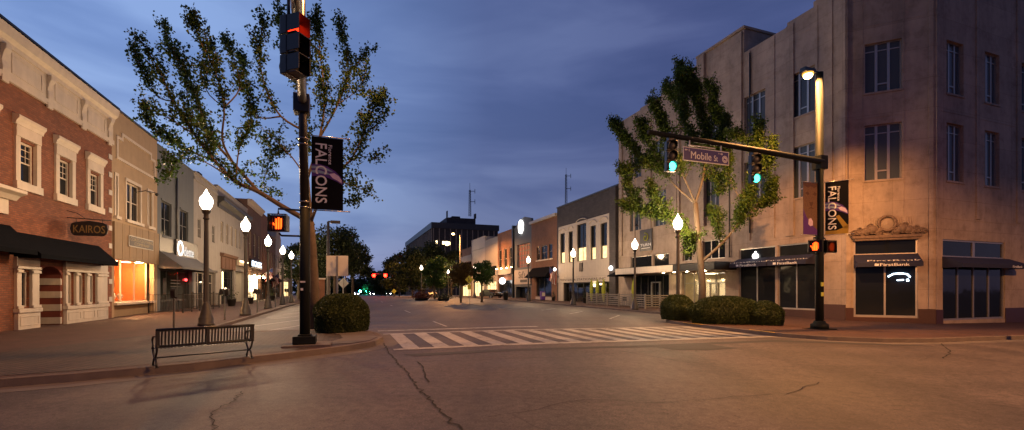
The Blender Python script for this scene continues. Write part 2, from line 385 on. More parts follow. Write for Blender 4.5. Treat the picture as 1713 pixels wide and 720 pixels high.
# ---------------------------------------------------------------- lettering and flat shapes
def text_geo(s):
    c = bpy.data.curves.new('t', 'FONT'); c.body = s; c.size = 1.0; c.resolution_u = 3; c.extrude = 0
    o = bpy.data.objects.new('t', c); COL.objects.link(o); bpy.context.view_layer.update()
    me = o.to_mesh(); vs = [(v.co.x, v.co.y) for v in me.vertices]; fs = [tuple(p.vertices) for p in me.polygons]
    o.to_mesh_clear(); bpy.data.objects.remove(o); bpy.data.curves.remove(c)
    return vs, fs
def text(mb, s, x0, x1, z0, z1, y, rot=False, bold=0.0):
    """fit the words into x0..x1, z0..z1 on the plane y of the builder's frame; rot: reading downwards"""
    vs, fs = text_geo(s)
    a0, a1 = min(v[0] for v in vs), max(v[0] for v in vs); b0, b1 = min(v[1] for v in vs), max(v[1] for v in vs)
    out = []
    for a, b in vs:
        p, q = (a-a0)/(a1-a0), (b-b0)/(b1-b0)
        out.append((x0+(x1-x0)*q, y, z1-(z1-z0)*p) if rot else (x0+(x1-x0)*p, y, z0+(z1-z0)*q))
    mb.loc(out, fs)
    if bold:
        mb.loc([(o[0]+bold, o[1]-.0015, o[2]) for o in out], fs)
    return mb
# ---------------------------------------------------------------- facades
def facade(b, F, Wd, H, ops, mat, depth=.22, back=10.0, zb=-1.2, name='wall', roof=True, x0=0.0, roofz=None):
    """front wall with real openings, side walls and back; ops = (x0,x1,z0,z1)"""
    mb = MB(F)
    xs = sorted({x0, Wd, *[o[0] for o in ops], *[o[1] for o in ops]}); zs = sorted({zb, H, *[o[2] for o in ops], *[o[3] for o in ops]})
    inside = lambda x, z: any(o[0] < x < o[1] and o[2] < z < o[3] for o in ops)
    for i in range(len(xs)-1):
        for j in range(len(zs)-1):
            if not inside((xs[i]+xs[i+1])/2, (zs[j]+zs[j+1])/2):
                mb.quad((xs[i],0,zs[j]),(xs[i+1],0,zs[j]),(xs[i+1],0,zs[j+1]),(xs[i],0,zs[j+1]))
    for a, c, z0, z1 in ops:
        mb.quad((a,0,z0),(a,0,z1),(a,depth,z1),(a,depth,z0)); mb.quad((c,0,z0),(c,depth,z0),(c,depth,z1),(c,0,z1))
        mb.quad((a,0,z1),(c,0,z1),(c,depth,z1),(a,depth,z1)); mb.quad((a,0,z0),(a,depth,z0),(c,depth,z0),(c,0,z0))
    if back:
        e = .004
        mb.quad((x0+e,0,zb),(x0+e,back,zb),(x0+e,back,H),(x0+e,0,H)); mb.quad((Wd-e,0,zb),(Wd-e,0,H),(Wd-e,back,H),(Wd-e,back,zb))
        mb.quad((x0,back,zb),(Wd,back,zb),(Wd,back,H),(x0,back,H))
    w = mb.build(name, mat, b)
    if roof and back:
        r = MB(F); r.box(x0+.02, Wd-.02, .05, back-.05, H-.5 if roofz is None else roofz, H-.38 if roofz is None else roofz+.1); r.build('roof', M['metal_dark'], b)
        p = MB(F)
        p.box(x0+.01, Wd-.01, .006, .3, H-.6, H-.006)
        p.build('parapet', mat, b)
    return w
def window(b, F, x0, x1, z0, z1, inset=.16, fw=.06, cols=1, rails=(.5,), fm='trim', gm='glass', name='window', colw=.05, midcol=None, off=0.0):
    mb = MB(F); y0, y1 = off+inset-.05, off+inset+.03
    mb.box(x0, x0+fw, y0, y1, z0, z1); mb.box(x1-fw, x1, y0, y1, z0, z1)
    mb.box(x0+fw, x1-fw, y0, y1, z1-fw, z1); mb.box(x0+fw, x1-fw, y0, y1, z0, z0+fw)
    for c in range(1, cols):
        x = x0+(x1-x0)*c/cols; mb.box(x-colw/2, x+colw/2, y0+.006, y1-.006, z0+fw, z1-fw)
    for r in rails:
        z = z0+(z1-z0)*r; mb.box(x0+fw, x1-fw, y0+.012, y1-.012, z-.025, z+.025)
    w = mb.build(name, M[fm], b)
    g = MB(F); g.quad((x0+.01,off+inset,z0+.01),(x1-.01,off+inset,z0+.01),(x1-.01,off+inset,z1-.01),(x0+.01,off+inset,z1-.01)); g.build('pane', M[gm], w)
    return w
def interior(b, F, x0, x1, z0, z1, y0, depth, wm, light=None, zl=None, name='shop_interior', floor=None):
    mb = MB(F); y1 = y0+depth
    mb.quad((x0,y1,z0),(x1,y1,z0),(x1,y1,z1),(x0,y1,z1)); mb.quad((x0,y0,z0),(x0,y1,z0),(x0,y1,z1),(x0,y0,z1)); mb.quad((x1,y0,z0),(x1,y0,z1),(x1,y1,z1),(x1,y1,z0))
    mb.quad((x0,y0,z0),(x1,y0,z0),(x1,y1,z0),(x0,y1,z0)); mb.quad((x0,y0,z1),(x0,y1,z1),(x1,y1,z1),(x1,y0,z1))
    r = mb.build(name, M[wm], b)
    if light:
        l = MB(F); n = max(1, int((x1-x0)/1.6))
        for i in range(n):
            c = x0+(x1-x0)*(i+.5)/n; l.box(c-.3, c+.3, y0+depth*.35, y0+depth*.55, z1-.06, z1-.02)
        l.build('ceiling_light', M[light], r)
    return r
def awning(b, F, x0, x1, ztop, zbot, proj, mat, val=.18, name='awning', wall_y=0.0, sides=True):
    mb = MB(F); y = wall_y
    t = .03
    poly = [(y-.004, ztop), (y-proj, zbot+val), (y-proj, zbot), (y-proj+t, zbot), (y-proj+t, zbot+val-.01), (y-.004, ztop-t*1.6)]
    mb.xprism(poly, x0, x1)
    if sides:
        for x in (x0, x1-.02): mb.xprism([(y-.004, ztop-.02), (y-proj+.01, zbot+val-.02), (y-proj+.01, zbot), (y-.004, zbot)], x+(.003 if x == x0 else -.003), x+(.02 if x == x0 else .014))
    return mb.build(name, mat, b)
SKY_TINT = (1.45, 1.0, 1.15); SKY_STR = .13; SUN_E = .02; EXPO = 0.5
SKY_H = (0.666,0.681,1.476); SKY_M = (0.558,0.695,1.568); SKY_U = (0.484,0.652,1.616); SKY_Z = (0.416,0.571,1.476)
LEFT_W = 1700; LAMP_W = 580; POLE_W = 4200; BEHIND_W = 9000
# ================================================================ GROUND
from mathutils.geometry import tessellate_polygon
def sheet(name, uv, m, dz, world=False, kind=True):
    bm = bmesh.new()
    pts = [Vector((*(p if world else W(*p)), 0)) for p in uv]
    bv = [bm.verts.new(p) for p in pts]
    for tri in tessellate_polygon([pts]): bm.faces.new([bv[i] for i in tri])
    for co, no in (((0,0,0),(1,0,0)), ((60,0,0),(1,0,0)), ((0,88,0),(0,1,0))):
        bmesh.ops.bisect_plane(bm, geom=bm.verts[:]+bm.edges[:]+bm.faces[:], plane_co=co, plane_no=no)
    for v in bm.verts: v.co.z = gz(v.co.x, v.co.y)+dz
    bmesh.ops.recalc_face_normals(bm, faces=bm.faces[:])
    if sum(f.normal.z*f.calc_area() for f in bm.faces) < 0: bmesh.ops.reverse_faces(bm, faces=bm.faces[:])
    me = bpy.data.meshes.new(name); bm.to_mesh(me); bm.free(); me.materials.append(m)
    o = bpy.data.objects.new(name, me); COL.objects.link(o)
    if kind: struct(o)
    return o
def offset(poly, d):
    out = []
    for i, p in enumerate(poly):
        a = Vector(poly[max(i-1, 0)]); b = Vector(poly[min(i+1, len(poly)-1)]); t = (b-a).normalized()
        out.append((p[0]-t.y*d, p[1]+t.x*d))
    return out
def ribbon(name, line, d0, d1, m, z0, z1=None, parent_kind=True):
    """band between two offsets of a polyline (u,v); z1: a solid kerb"""
    a, b = offset(line, d0), offset(line, d1)
    bmv, fs = [], []
    dens = []
    mb = MB()
    def P(p, dz): x, y = W(*p); return (x, y, gz(x, y)+dz)
    for i in range(len(line)-1):
        if z1 is None: mb.add([P(a[i], z0), P(a[i+1], z0), P(b[i+1], z0), P(b[i], z0)], [(0,1,2,3)])
        else:
            v = [P(a[i], z0), P(a[i], z1-.02), P((a[i][0]*.8+b[i][0]*.2, a[i][1]*.8+b[i][1]*.2), z1), P(b[i], z1-.012), P(b[i], z0)]
            mb.v += [tuple(q) for q in v]
            if i == len(line)-2: mb.v += [tuple(q) for q in (P(a[i+1], z0), P(a[i+1], z1-.02), P((a[i+1][0]*.8+b[i+1][0]*.2, a[i+1][1]*.8+b[i+1][1]*.2), z1), P(b[i+1], z1-.012), P(b[i+1], z0))]
            q = i*5; mb.f += [(q+j, q+j+1, q+j+6, q+j+5) for j in range(4)]; mb.sm += [False]*4
    o = mb.build(name, m)
    if parent_kind: struct(o)
    return o
def densify(line, step=3.0):
    out = []
    for a, b in zip(line, line[1:]):
        n = max(1, int(math.dist(a, b)/step)) if math.dist(a, b) < 200 else 40
        out += [(a[0]+(b[0]-a[0])*i/n, a[1]+(b[1]-a[1])*i/n) for i in range(n)]
    return out+[line[-1]]
sheet('road', [(-500,-300),(500,-300),(900,900),(-900,900)], M['asphalt'], 0, world=True)
LK = [(-70,9.2),(-9,9.35),(-6,9.55),(-4.4,9.9),(-2.8,10.5),(-1.2,11.5),(0,12.35),(.75,13.2),(1.05,14.3),(1.0,15.6),(.65,16.7),(0,17.4),(-.9,17.7),(-3.4,17.85),(-4.3,18.3),(-4.75,19.3),(-4.8,21),(-4.8,200)]
RK = [(20,200),(20,21.2),(19.6,20.3),(18.6,19.9),(16.4,19.7),(15.4,19.2),(14.9,18.2),(14.75,16),(14.6,13.5),(14.7,12),(15.3,10.8),(16.6,9.9),(18.5,9.5),(24,9.35),(90,9.3)]
SW = .13
sheet('left_pavement', LK+[(-70,200)], M['paver'], SW)
sheet('right_pavement', RK+[(90,200)], M['paver'], SW)
sheet('brick_corner_pavement', [(-9,10.2)]+offset(LK[2:13], .42)+[(-3.6,17.4),(-6,17.2)], M['paver_grey'], SW+.006)
LKd, RKd = densify(LK), densify(RK)
ribbon('left_kerb', LKd, .0, .17, M['kerb'], -.05, SW+.014)
ribbon('right_kerb', RKd, .0, .17, M['kerb'], -.05, SW+.014)
ribbon('left_gutter', LKd, -.55, -.0, M['gutter'], .004)
ribbon('right_gutter', RKd, -.5, -.0, M['gutter'], .004)
sheet('concrete_ramp', [(-.6,12.9),(.1,12.9),(.6,13.4),(.87,14.3),(.8,15.6),(.4,16.6),(-.3,17.1),(-.7,16.4),(-.2,15.4),(-.1,14.3)], M['gutter'], SW+.012)
sheet('left_path_slab', [(-10.9,14),(-5.9,14.2),(-5.9,60),(-10.9,60)], M['paver'], SW+.003)
ribbon('yellow_kerb_paint', [(14.72,17.2),(14.76,15.9)], .0, .18, M['yellow_line'], SW+.0, SW+.02)
ribbon('yellow_kerb_paint', [(14.62,13.4),(14.68,12.3)], .0, .18, M['yellow_line'], SW+.0, SW+.02)
def strip(name, a, b, w, m, dz=.008):
    d = (Vector(b)-Vector(a)).normalized(); nx, ny = -d.y*w/2, d.x*w/2
    return sheet(name, [(a[0]+nx,a[1]+ny),(b[0]+nx,b[1]+ny),(b[0]-nx,b[1]-ny),(a[0]-nx,a[1]-ny)], m, dz)
strip('crosswalk_line', (1.15,12.2), (14.5,12.2), .3, M['line']); strip('crosswalk_line', (1.2,16.45), (14.6,16.45), .25, M['line'])
for i in range(16):
    u = 1.42+i*.83
    sheet('crosswalk_bar', [(u,12.35),(u+.42,12.35),(u+.42,16.325),(u,16.325)], M['line'], .008)
strip('stop_line', (1.1,17.75), (7.6,17.75), .38, M['line_worn'])
for v in (18.9, 30.5, 42.5, 54.5, 66.5):
    strip('lane_dash', (3.95,v), (3.95,v+3.1), .11, M['line']); 
for v in (32, 44, 56, 68): strip('lane_dash', (11.6,v), (11.6,v+3.0), .11, M['line_worn'])
for v in (20.2, 24.9, 29.5, 34.2, 38.8, 43.4, 48, 52.6, 57.2):
    strip('parking_line', (-3.7,v-3), (-1.6,v+2.0), .11, M['line'])
for v in (22.4, 27.2, 31.8, 36.4, 41, 45.6, 50.2): strip('parking_line', (13.7,v-.6), (16.3,v+2.4), .12, M['line'])
# long cracks and patched strips crossing the junction
def crack(name, pts, w, m=None, amp=.1, seed=1, step=.22):
    rnd = random.Random(seed); P = [Vector(p) for p in pts]; line = []
    for a, b in zip(P, P[1:]):
        n = max(2, int((b-a).length/step)); t = (b-a).normalized(); nn = Vector((-t.y, t.x))
        for i in range(n): line.append(a+(b-a)*i/n+nn*rnd.gauss(0, amp*.45))
    line.append(P[-1]); mb = MB()
    for i in range(len(line)-1):
        a, b = line[i], line[i+1]; t = (b-a).normalized(); nn = Vector((-t.y, t.x))
        w0 = w*(.35+.9*abs(math.sin(i*1.7+seed)))/2; w1 = w*(.35+.9*abs(math.sin((i+1)*1.7+seed)))/2
        q = [a+nn*w0, b+nn*w1, b-nn*w1, a-nn*w0]; mb.add([(p.x, p.y, gz(p.x, p.y)+.009) for p in q], [(0,1,2,3)])
    return struct(mb.build(name, m or M['crack']))
def gp(px, py):     # a point of the ground seen at this pixel
    D = F_PX*EYE/max(8, (py-HZ)-.015*max(0, px-CX)); return (K(px)*D, D)
crack('road_crack', [gp(*p) for p in ((641,575),(648,586),(660,600),(678,620),(700,648),(725,675),(750,702),(790,735))], .026, amp=.05, seed=3, step=.12)
crack('road_crack', [gp(*p) for p in ((408,655),(398,668),(372,680),(355,692),(357,712),(350,740))], .014, amp=.06, seed=5, step=.1)
crack('road_crack', [gp(*p) for p in ((1035,588),(1090,597),(1140,606),(1200,610))], .016, amp=.05, seed=8)
crack('road_crack', [gp(*p) for p in ((700,606),(712,628),(718,640))], .03, amp=.05, seed=9)
crack('road_crack', [gp(*p) for p in ((650,607),(800,603),(960,597),(1100,588),(1300,580),(1500,580))], .014, amp=.05, seed=10)
crack('road_crack', [gp(*p) for p in ((1575,600),(1590,592),(1584,582),(1575,575))], .03, amp=.05, seed=12)
crack('road_crack', [gp(*p) for p in ((1370,640),(1340,652),(1315,660))], .016, amp=.05, seed=13)
crack('road_crack', [gp(*p) for p in ((820,700),(980,668),(1100,676),(1290,660))], .012, amp=.07, seed=14)
sheet('tar_patch', [(1.3,11.25),(4,11.3),(8,11.15),(13.5,11.35),(17,9.0),(17.2,8.7),(13,10.9),(8,10.75),(4,10.95),(1.5,10.85)], M['tar'], .005)
sheet('tar_patch', [(8.3,10.8),(10.3,10.85),(10.4,9.9),(9.3,9.75),(8.3,10.1)], M['tar'], .006)
# ================================================================ LEFT BUILDINGS
UL = -11.0
VL = lambda px: Frame(*W(UL, 0), 110).t(px)
def FLm(v0): return Frame(*W(UL, v0), 110)
def bthing(label, F, name='brick_building', cat='building', group=None):
    return thing(name, label, cat, F.o[0], F.o[1], 0, math.degrees(F.a), group)
# ---- red brick corner building
F = FLm(15.0); wE = F.t(187)
B = bthing('two-storey red brick building with cream cornice and black awnings at the left edge', F)
uw = []
for (a, b_, yt, yb) in ((30.5,56.5,232,298),(96.5,116,264,324),(148.5,164,288,346)):
    x0, zt = F.tz(a, yt); x1 = F.t(b_); zb = F.zz(a, yb); uw.append((x0, x1, zb, zt))
zt = sum(w[3] for w in uw)/3; zb = sum(w[2] for w in uw)/3
xs0 = [w[0] for w in uw]; st = (xs0[2]-xs0[0])/2
uw = [(xs0[0]+st*i, xs0[0]+st*i+.92, zb, zt) for i in (-2,-1,0,1,2)]
H0 = 9.2
sf = []   # storefront openings
for (a, b_, yt, yb) in ((31,48,453,513),(110,122.5,458,510),(128.5,141,459,509),(147,158.5,460,508)):
    sf.append((F.t(a), F.t(b_), F.zz(a, yb), F.zz(a, yt)))
zsb, zst = sum(s[2] for s in sf)/4, sum(s[3] for s in sf)/4
sf = [(s[0], s[1], zsb, zst) for s in sf]
dx0, dx1 = F.t(62), F.t(103); dzt = F.zz(85, 446)
facade(B, F, wE, H0, uw+sf+[(dx0, dx1, -.2, dzt)], M['brick_red'])
for x0, x1, z0, z1 in uw:
    w = window(B, F, x0, x1, z0, z1, .14, .08, 1, (.5,), 'trim', 'glass')
    t = MB(F)
    for r in (.66, .83): t.box(x0+.08, x1-.08, .115, .135, z0+(z1-z0)*r-.012, z0+(z1-z0)*r+.012)
    for c in (.33, .66): t.box(x0+(x1-x0)*c-.012, x0+(x1-x0)*c+.012, .112, .132, z0+(z1-z0)*.52, z1-.08)
    t.build('sash_bars', M['trim'], w)
    s = MB(F)
    s.box(x0-.24, x0+.005, -.07, .05, z0-.02, z1+.1); s.box(x1-.005, x1+.24, -.07, .05, z0-.02, z1+.1)
    s.box(x0-.28, x1+.28, -.12, .05, z0-.3, z0-.02)
    s.box(x0-.24, x1+.24, -.09, .05, z1+.1, z1+.5)
    s.xprism([(0, z1+.5), (-.1, z1+.5), (-.13, z1+.62), (-.2, z1+.72), (-.2, z1+.82), (0, z1+.86)], x0-.32, x1+.32)
    s.build('surround', M['trim'], w, .008)
c = MB(F)   # cornice
zc = 8.75
c.box(-.02, wE+.02, -.1, -.004, zc, zc+.22); c.box(-.01, wE+.01, -.05, -.004, zc+.22, zc+1.15)
c.xprism([(0, zc+1.15), (-.1, zc+1.15), (-.12, zc+1.3), (-.24, zc+1.42), (-.29, zc+1.62), (-.31, zc+1.75), (0, zc+1.8)], -.05, wE+.06)
c.build('cornice', M['trim'], B)
k = MB(F); k.box(-.06, wE+.07, -.32, .2, zc+1.8, zc+1.88); k.box(0, wE, .01, .3, H0-.3, zc+1.79); k.build('coping', M['black'], B)
for px in (4, 80, 137, 181):
    x = F.t(px)-.05
    s = MB(F); s.xprism([(-.051, zc+.1), (-.1, zc+.12), (-.12, zc+.35), (-.09, zc+.6), (-.14, zc+.85), (-.2, zc+1.0), (-.21, zc+1.14), (-.051, zc+1.14)], x-.14, x+.14); s.box(x-.17, x+.17, -.12, -.052, zc-.12, zc+.1)
    s.build('cornice_bracket', M['trim'], B, .01)
# panels in the frieze
p = MB(F); xx = [F.t(q)-.05 for q in (-120, 4, 80, 137, 181)]
for a, b_ in zip(xx, xx[1:]):
    for (q0, q1, r0, r1) in ((a+.4, b_-.4, zc+.35, zc+.4), (a+.4, b_-.4, zc+.98, zc+1.03), (a+.4, a+.45, zc+.4, zc+.98), (b_-.45, b_-.4, zc+.4, zc+.98)): p.box(q0, q1, -.07, -.051, r0, r1)
p.build_each('frieze_panel', M['trim'], B)
q = MB(F)
for i in range(18):
    z = .95+i*.44; w_ = .34 if i % 2 else .2
    if i % 2 == 0: q.box(wE-.34, wE-.01, -.03, -.003, z, z+.24)
q.build('quoins', M['white'], B)
# storefront joinery
s = MB(F); x0, x1 = F.t(22), F.t(61)
def shopcase(s, x0, x1, wins, top):
    s.box(x0, x1, -.16, -.004, -.5, .12); s.box(x0+.02, x1-.02, -.13, -.004, .12, zsb-.2); s.box(x0-.02, x1+.02, -.18, -.004, zsb-.2, zsb-.06)
    n = max(1, round((x1-x0)/1.3))
    for i in range(n):
        a = x0+(x1-x0)*i/n+.12; b2 = x0+(x1-x0)*(i+1)/n-.12
        s.box(a, b2, -.145, -.131, .26, .3); s.box(a, b2, -.145, -.131, zsb-.36, zsb-.32); s.box(a, a+.04, -.145, -.131, .3, zsb-.36); s.box(b2-.04, b2, -.145, -.131, .3, zsb-.36)
    edges = [x0]+[e for w in wins for e in (w[0], w[1])]+[x1]
    for a, b2 in zip(edges[0::2], edges[1::2]):
        a2, b3 = (a+.02, b2-.02)
        s.box(a2, b3, -.1, -.004, zsb-.06, zst+.08)
        for z in (zsb-.05, zst-.06): s.box(a2-.03, b3+.03, -.15, -.102, z, z+.1)
    s.box(x0-.02, x1+.02, -.15, -.004, zst+.08, zst+.18); s.box(x0, x1, -.11, -.004, zst+.18, top)
shopcase(s, x0, x1, [sf[0]], zst+.5); s.build('shop_front', M['white'], B, .006)
s = MB(F); x0, x1 = F.t(105), F.t(182)
shopcase(s, x0, x1-.35, sf[1:], zst+.5); s.build('shop_front', M['white'], B, .006)
for w in sf: window(B, F, *w, .12, .05, 1, (), 'white', 'glass')
# arched recess with striped side
d = MB(F); dp = 1.25; ri = MB(F); n = 9; bh = (dzt-.1)/n
d.quad((dx0-.3,dp,-.3),(dx1+.0,dp,-.3),(dx1,dp,dzt),(dx0-.3,dp,dzt)); d.quad((dx0,.2,dzt),(dx1,.2,dzt),(dx1,dp,dzt),(dx0,dp,dzt)); d.quad((dx0,.2,-.3),(dx0,dp,-.3),(dx0,dp,dzt),(dx0,.2,dzt))
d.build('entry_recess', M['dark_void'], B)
for i in range(n):
    m = MB(F); m.box(dx1-.07-(.02 if i % 2 else 0), dx1+.02, -.005 if i%2 else 0.01, dp, i*bh-.1, (i+1)*bh-.1)
    if i % 2: ri.v += [v for v in m.v]; ri.f += [tuple(j+len(ri.v)-len(m.v) for j in f) for f in m.f]; ri.sm += m.sm
    else: m.build('striped_jamb', M['red_stripe'], B)
ri.build('striped_jamb', M['white'], B)
a = MB(F); seg = 10; cx_ = (dx0+dx1)/2; rw = (dx1-dx0)/2
for i in range(seg):
    a0, a1 = math.pi*i/seg, math.pi*(i+1)/seg
    z_ = lambda t: dzt-.5+.5*math.sin(t)
    a.loc([(cx_+rw*math.cos(a0), -.02, z_(a0)), (cx_+rw*math.cos(a1), -.02, z_(a1)), (cx_+rw*math.cos(a1), -.02, dzt+.02), (cx_+rw*math.cos(a0), -.02, dzt+.02),
           (cx_+rw*math.cos(a0), dp, z_(a0)), (cx_+rw*math.cos(a1), dp, z_(a1))], [(0,1,2,3), (0,4,5,1)])
a.build('arch_head', M['red_stripe'], B)
dr = MB(F); dr.box(dx0+.05, dx1-.15, dp-.08, dp-.01, .1, 2.1); dd = dr.build('door', M['black'], B); h_ = MB(F); h_.tube([(dx1-.3,dp-.13,.95),(dx1-.3,dp-.13,1.25)], .015); h_.build('handle', M['steel'], dd)
zt_ = F.zz(162, 412); xa, xb = F.t(13), F.t(163)
awning(B, F, xa+.3, xb+.12, zt_+.02, 2.68, .75, M['black_matte'], .16)
awning(B, F, -.5, xa+.1, zt_+.2, 2.78, .75, M['black_matte'], .16)
# hood low on the left
s = MB(F); xh = F.t(8); zh = F.zz(10, 330)
s.xprism([(0, zh-.1), (-.2, zh-.1), (-.32, zh+.06), (-.5, zh+.14), (-.5, zh+.25), (0, zh+.3)], xh-3.2, xh+.2); s.box(xh-3, xh, -.1, -.004, zh-.6, zh-.1); s.build('entry_hood', M['trim'], B)
# hanging board
v_ = VL(112)
G = Frame(*W(UL, v_), 20)
T = thing('hanging_sign', 'black shaped board reading KAIROS on an iron bracket over the awning', 'sign', *W(UL, v_), 3.5, 20)
xk0, xk1 = G.t(120), G.t(179); zk0, zk1 = G.zz(150, 395), G.zz(150, 372)
s = MB(G); pl = [(xk0, zk0+.1), (xk0+.1, zk0), (xk1-.1, zk0), (xk1, zk0+.1), (xk1+.04, (zk0+zk1)/2), (xk1, zk1-.08), (xk1-.12, zk1-.02), ((xk0+xk1)/2, zk1+.06), (xk0+.12, zk1-.02), (xk0, zk1-.08), (xk0-.04, (zk0+zk1)/2)]
s.prism(pl, -.03, .03); s.build('board', M['black'], T)
s = MB(G); text(s, 'KAIROS', xk0+.06, xk1-.06, zk0+.12, zk1-.14, -.034, bold=.006); s.build('lettering', M['gold'], T)
s = MB(G); s.tube([(0, 0, zk1+.16), (xk1+.15, 0, zk1+.1)], .018); s.tube([(0, 0, zk1+.45), (.35, 0, zk1+.35), (.6, 0, zk1+.15)], .012)
for x in (xk0+.15, xk1-.15): s.tube([(x, 0, zk1-.03), (x, 0, zk1+.13)], .01)
s.build('bracket', M['black'], T)
# ---- tan clothing shop
v0, v1 = VL(187), VL(263); F = FLm(v0); Wd = v1-v0; H = 10.7
B = bthing('tan stucco two-storey building with stepped panel and glowing orange shop window', F, 'shop_building')
t = F.t
ops = [(t(184.5), t(195.5), F.zz(190,357), F.zz(190,291)), (t(211), t(234.5), F.zz(212,368), F.zz(212,304)), (t(247), t(254), F.zz(248,381), F.zz(248,322))]
zt = sum(o[3] for o in ops)/3; zb = sum(o[2] for o in ops)/3; ops = [(max(.35, o[0]), o[1], zb, zt) for o in ops]
so = (.25, t(257.5), .0, F.zz(220, 434)); so = (so[0], so[1], -.2, so[3])
facade(B, F, Wd, H, ops+[so], M['beige'])
for i, o in enumerate(ops):
    w = window(B, F, *o, .15, .07, 2 if i == 1 else 1, (.5,), 'trim', 'glass', colw=.16)
    s = MB(F); s.box(o[0]-.12, o[0]+.004, -.04, .03, o[2], o[3]+.12); s.box(o[1]-.004, o[1]+.12, -.04, .03, o[2], o[3]+.12); s.box(o[0]-.12, o[1]+.12, -.05, .03, o[3]+.004, o[3]+.16); s.box(o[0]-.18, o[1]+.18, -.14, .03, o[2]-.16, o[2]-.002); s.build('surround', M['trim'], w)
z0, z1 = F.zz(188, 262), F.zz(188, 216); zm = (z0+z1)/2+.25
xl, xr = .4, Wd-.45; st_ = .55
out = [(xl, z0), (xr, z0), (xr, zm+.25), (xr-st_, zm+.25), (xr-st_, z1+.1), (xl+st_, z1+.1), (xl+st_, zm+.25), (xl, zm+.25)]
s = MB(F); b_ = .14
ins = [(xl+b_, z0+b_), (xr-b_, z0+b_), (xr-b_, zm+.25-b_), (xr-st_-b_, zm+.25-b_), (xr-st_-b_, z1+.1-b_), (xl+st_+b_, z1+.1-b_), (xl+st_+b_, zm+.25-b_), (xl+b_, zm+.25-b_)]
for i in range(8):
    j = (i+1) % 8
    s.loc([(out[i][0], -.07, out[i][1]), (out[j][0], -.07, out[j][1]), (ins[j][0], -.07, ins[j][1]), (ins[i][0], -.07, ins[i][1]),
           (out[i][0], .0, out[i][1]), (out[j][0], .0, out[j][1]), (ins[j][0], .0, ins[j][1]), (ins[i][0], .0, ins[i][1])], [(0,1,2,3), (0,4,5,1), (2,6,7,3)])
s.build('stepped_panel', M['trim'], B)
s = MB(F); s.box(-.02, Wd+.02, -.06, .25, H-.003, H+.1); s.build('coping', M['metal_dark'], B)
s = MB(F); zf0, zf1 = F.zz(190, 434), F.zz(190, 370)
s.box(.05, Wd-.02, -.1, -.004, zf0, zf1-.02)
for i in range(1, 7): s.box(.05+Wd*i/7-.012, .05+Wd*i/7+.012, -.112, -.1, zf0, zf1-.02)
s.build('fascia', M['tanboard'], B)
s = MB(F); xs0_, zs0_ = F.tz(210, 412); xs1_ = t(251); zs1_ = F.zz(210, 393)
T = B
s.box(xs0_, xs1_, -.16, -.113, zs0_, zs1_); s1 = s.build('shop_sign', M['white'], B)
s = MB(F); s.box(xs0_+.05, xs1_-.05, -.172, -.161, zs0_+.05, zs1_-.05); s.build('sign_face', M['dark_letter'], s1)
s = MB(F); text(s, 'COATS CLOTHING', xs0_+.1, xs1_-.1, (zs0_+zs1_)/2+.02, zs1_-.1, -.176, bold=.008); text(s, 'COMPANY', xs0_+.6, xs1_-.6, zs0_+.1, (zs0_+zs1_)/2-.03, -.176, bold=.008); s.build('lettering', M['gold'], s1)
s = MB(F); yy = F.zz(205, 300)
s.tube([(t(225),0,zb+1.62),(t(225),-.5,zb+1.75),(t(225)+.2,-.9,zb+1.7)], .02); s.ball((t(225)+.22,-.95,zb+1.62), .09); s.build('wall_lamp', M['black'], B)
# recessed display
dw = .42; zsill = F.zz(195, 507)
s = MB(F); s.box(.27, so[1]-.02, .225, dw+.1, -.5, zsill-.12); s.build('stall_riser', M['tanboard'], B)
s = MB(F); s.box(.27, so[1]-.01, -.12, dw+.12, zsill-.118, zsill); s.build('display_sill', M['trim'], B)
interior(B, F, .27, so[1]-.02, zsill, so[3]-.02, dw, 1.5, 'orange_wall', 'e_ceiling', name='display_window')
window(B, F, .28, so[1]-.03, zsill+.003, so[3]-.02, dw-.02, .05, 3, (), 'trim', 'glass_clear', name='display_glass', colw=.05)
s = MB(F)
for px in (192, 246): s.lathe([(.13, so[3]-.1), (.14, so[3]-.03)], t(px) if px > 200 else .7, .35)
s.build('soffit_light', M['e_shop'], B)
s = MB(F); s.quad((.25,.2,so[3]-.006),(so[1],.2,so[3]-.006),(so[1],dw+.1,so[3]-.006),(.25,dw+.1,so[3]-.006)); s.build('soffit', M['white'], B)
for px, hh in ((233, .5), (243, .46)):
    x = t(px); s = MB(F); s.lathe([(.08,zsill),(.09,zsill+.05),(.04,zsill+.1),(.12,zsill+.2),(.15,zsill+.32),(.1,zsill+hh-.05),(.02,zsill+hh)], x, 1.2)
    o = s.build('display_bust', M['white'], None); tag(o, 'pale bust standing in the orange shop window, '+('nearer the middle' if px == 233 else 'nearer the right edge'), 'bust', 'busts in the orange window')
for i in range(26):
    pass
sp = MB(F); rr = random.Random(4)
for i in range(70):
    x = rr.uniform(.5, so[1]-.2); z = zsill+.25+abs(rr.gauss(0, .7)); 
    if z < so[3]-.2: sp.ball((x, 2.25, z), rr.uniform(.012, .03), 6, 4)
o = sp.build('star_garland', M['e_warm_hi'], B)
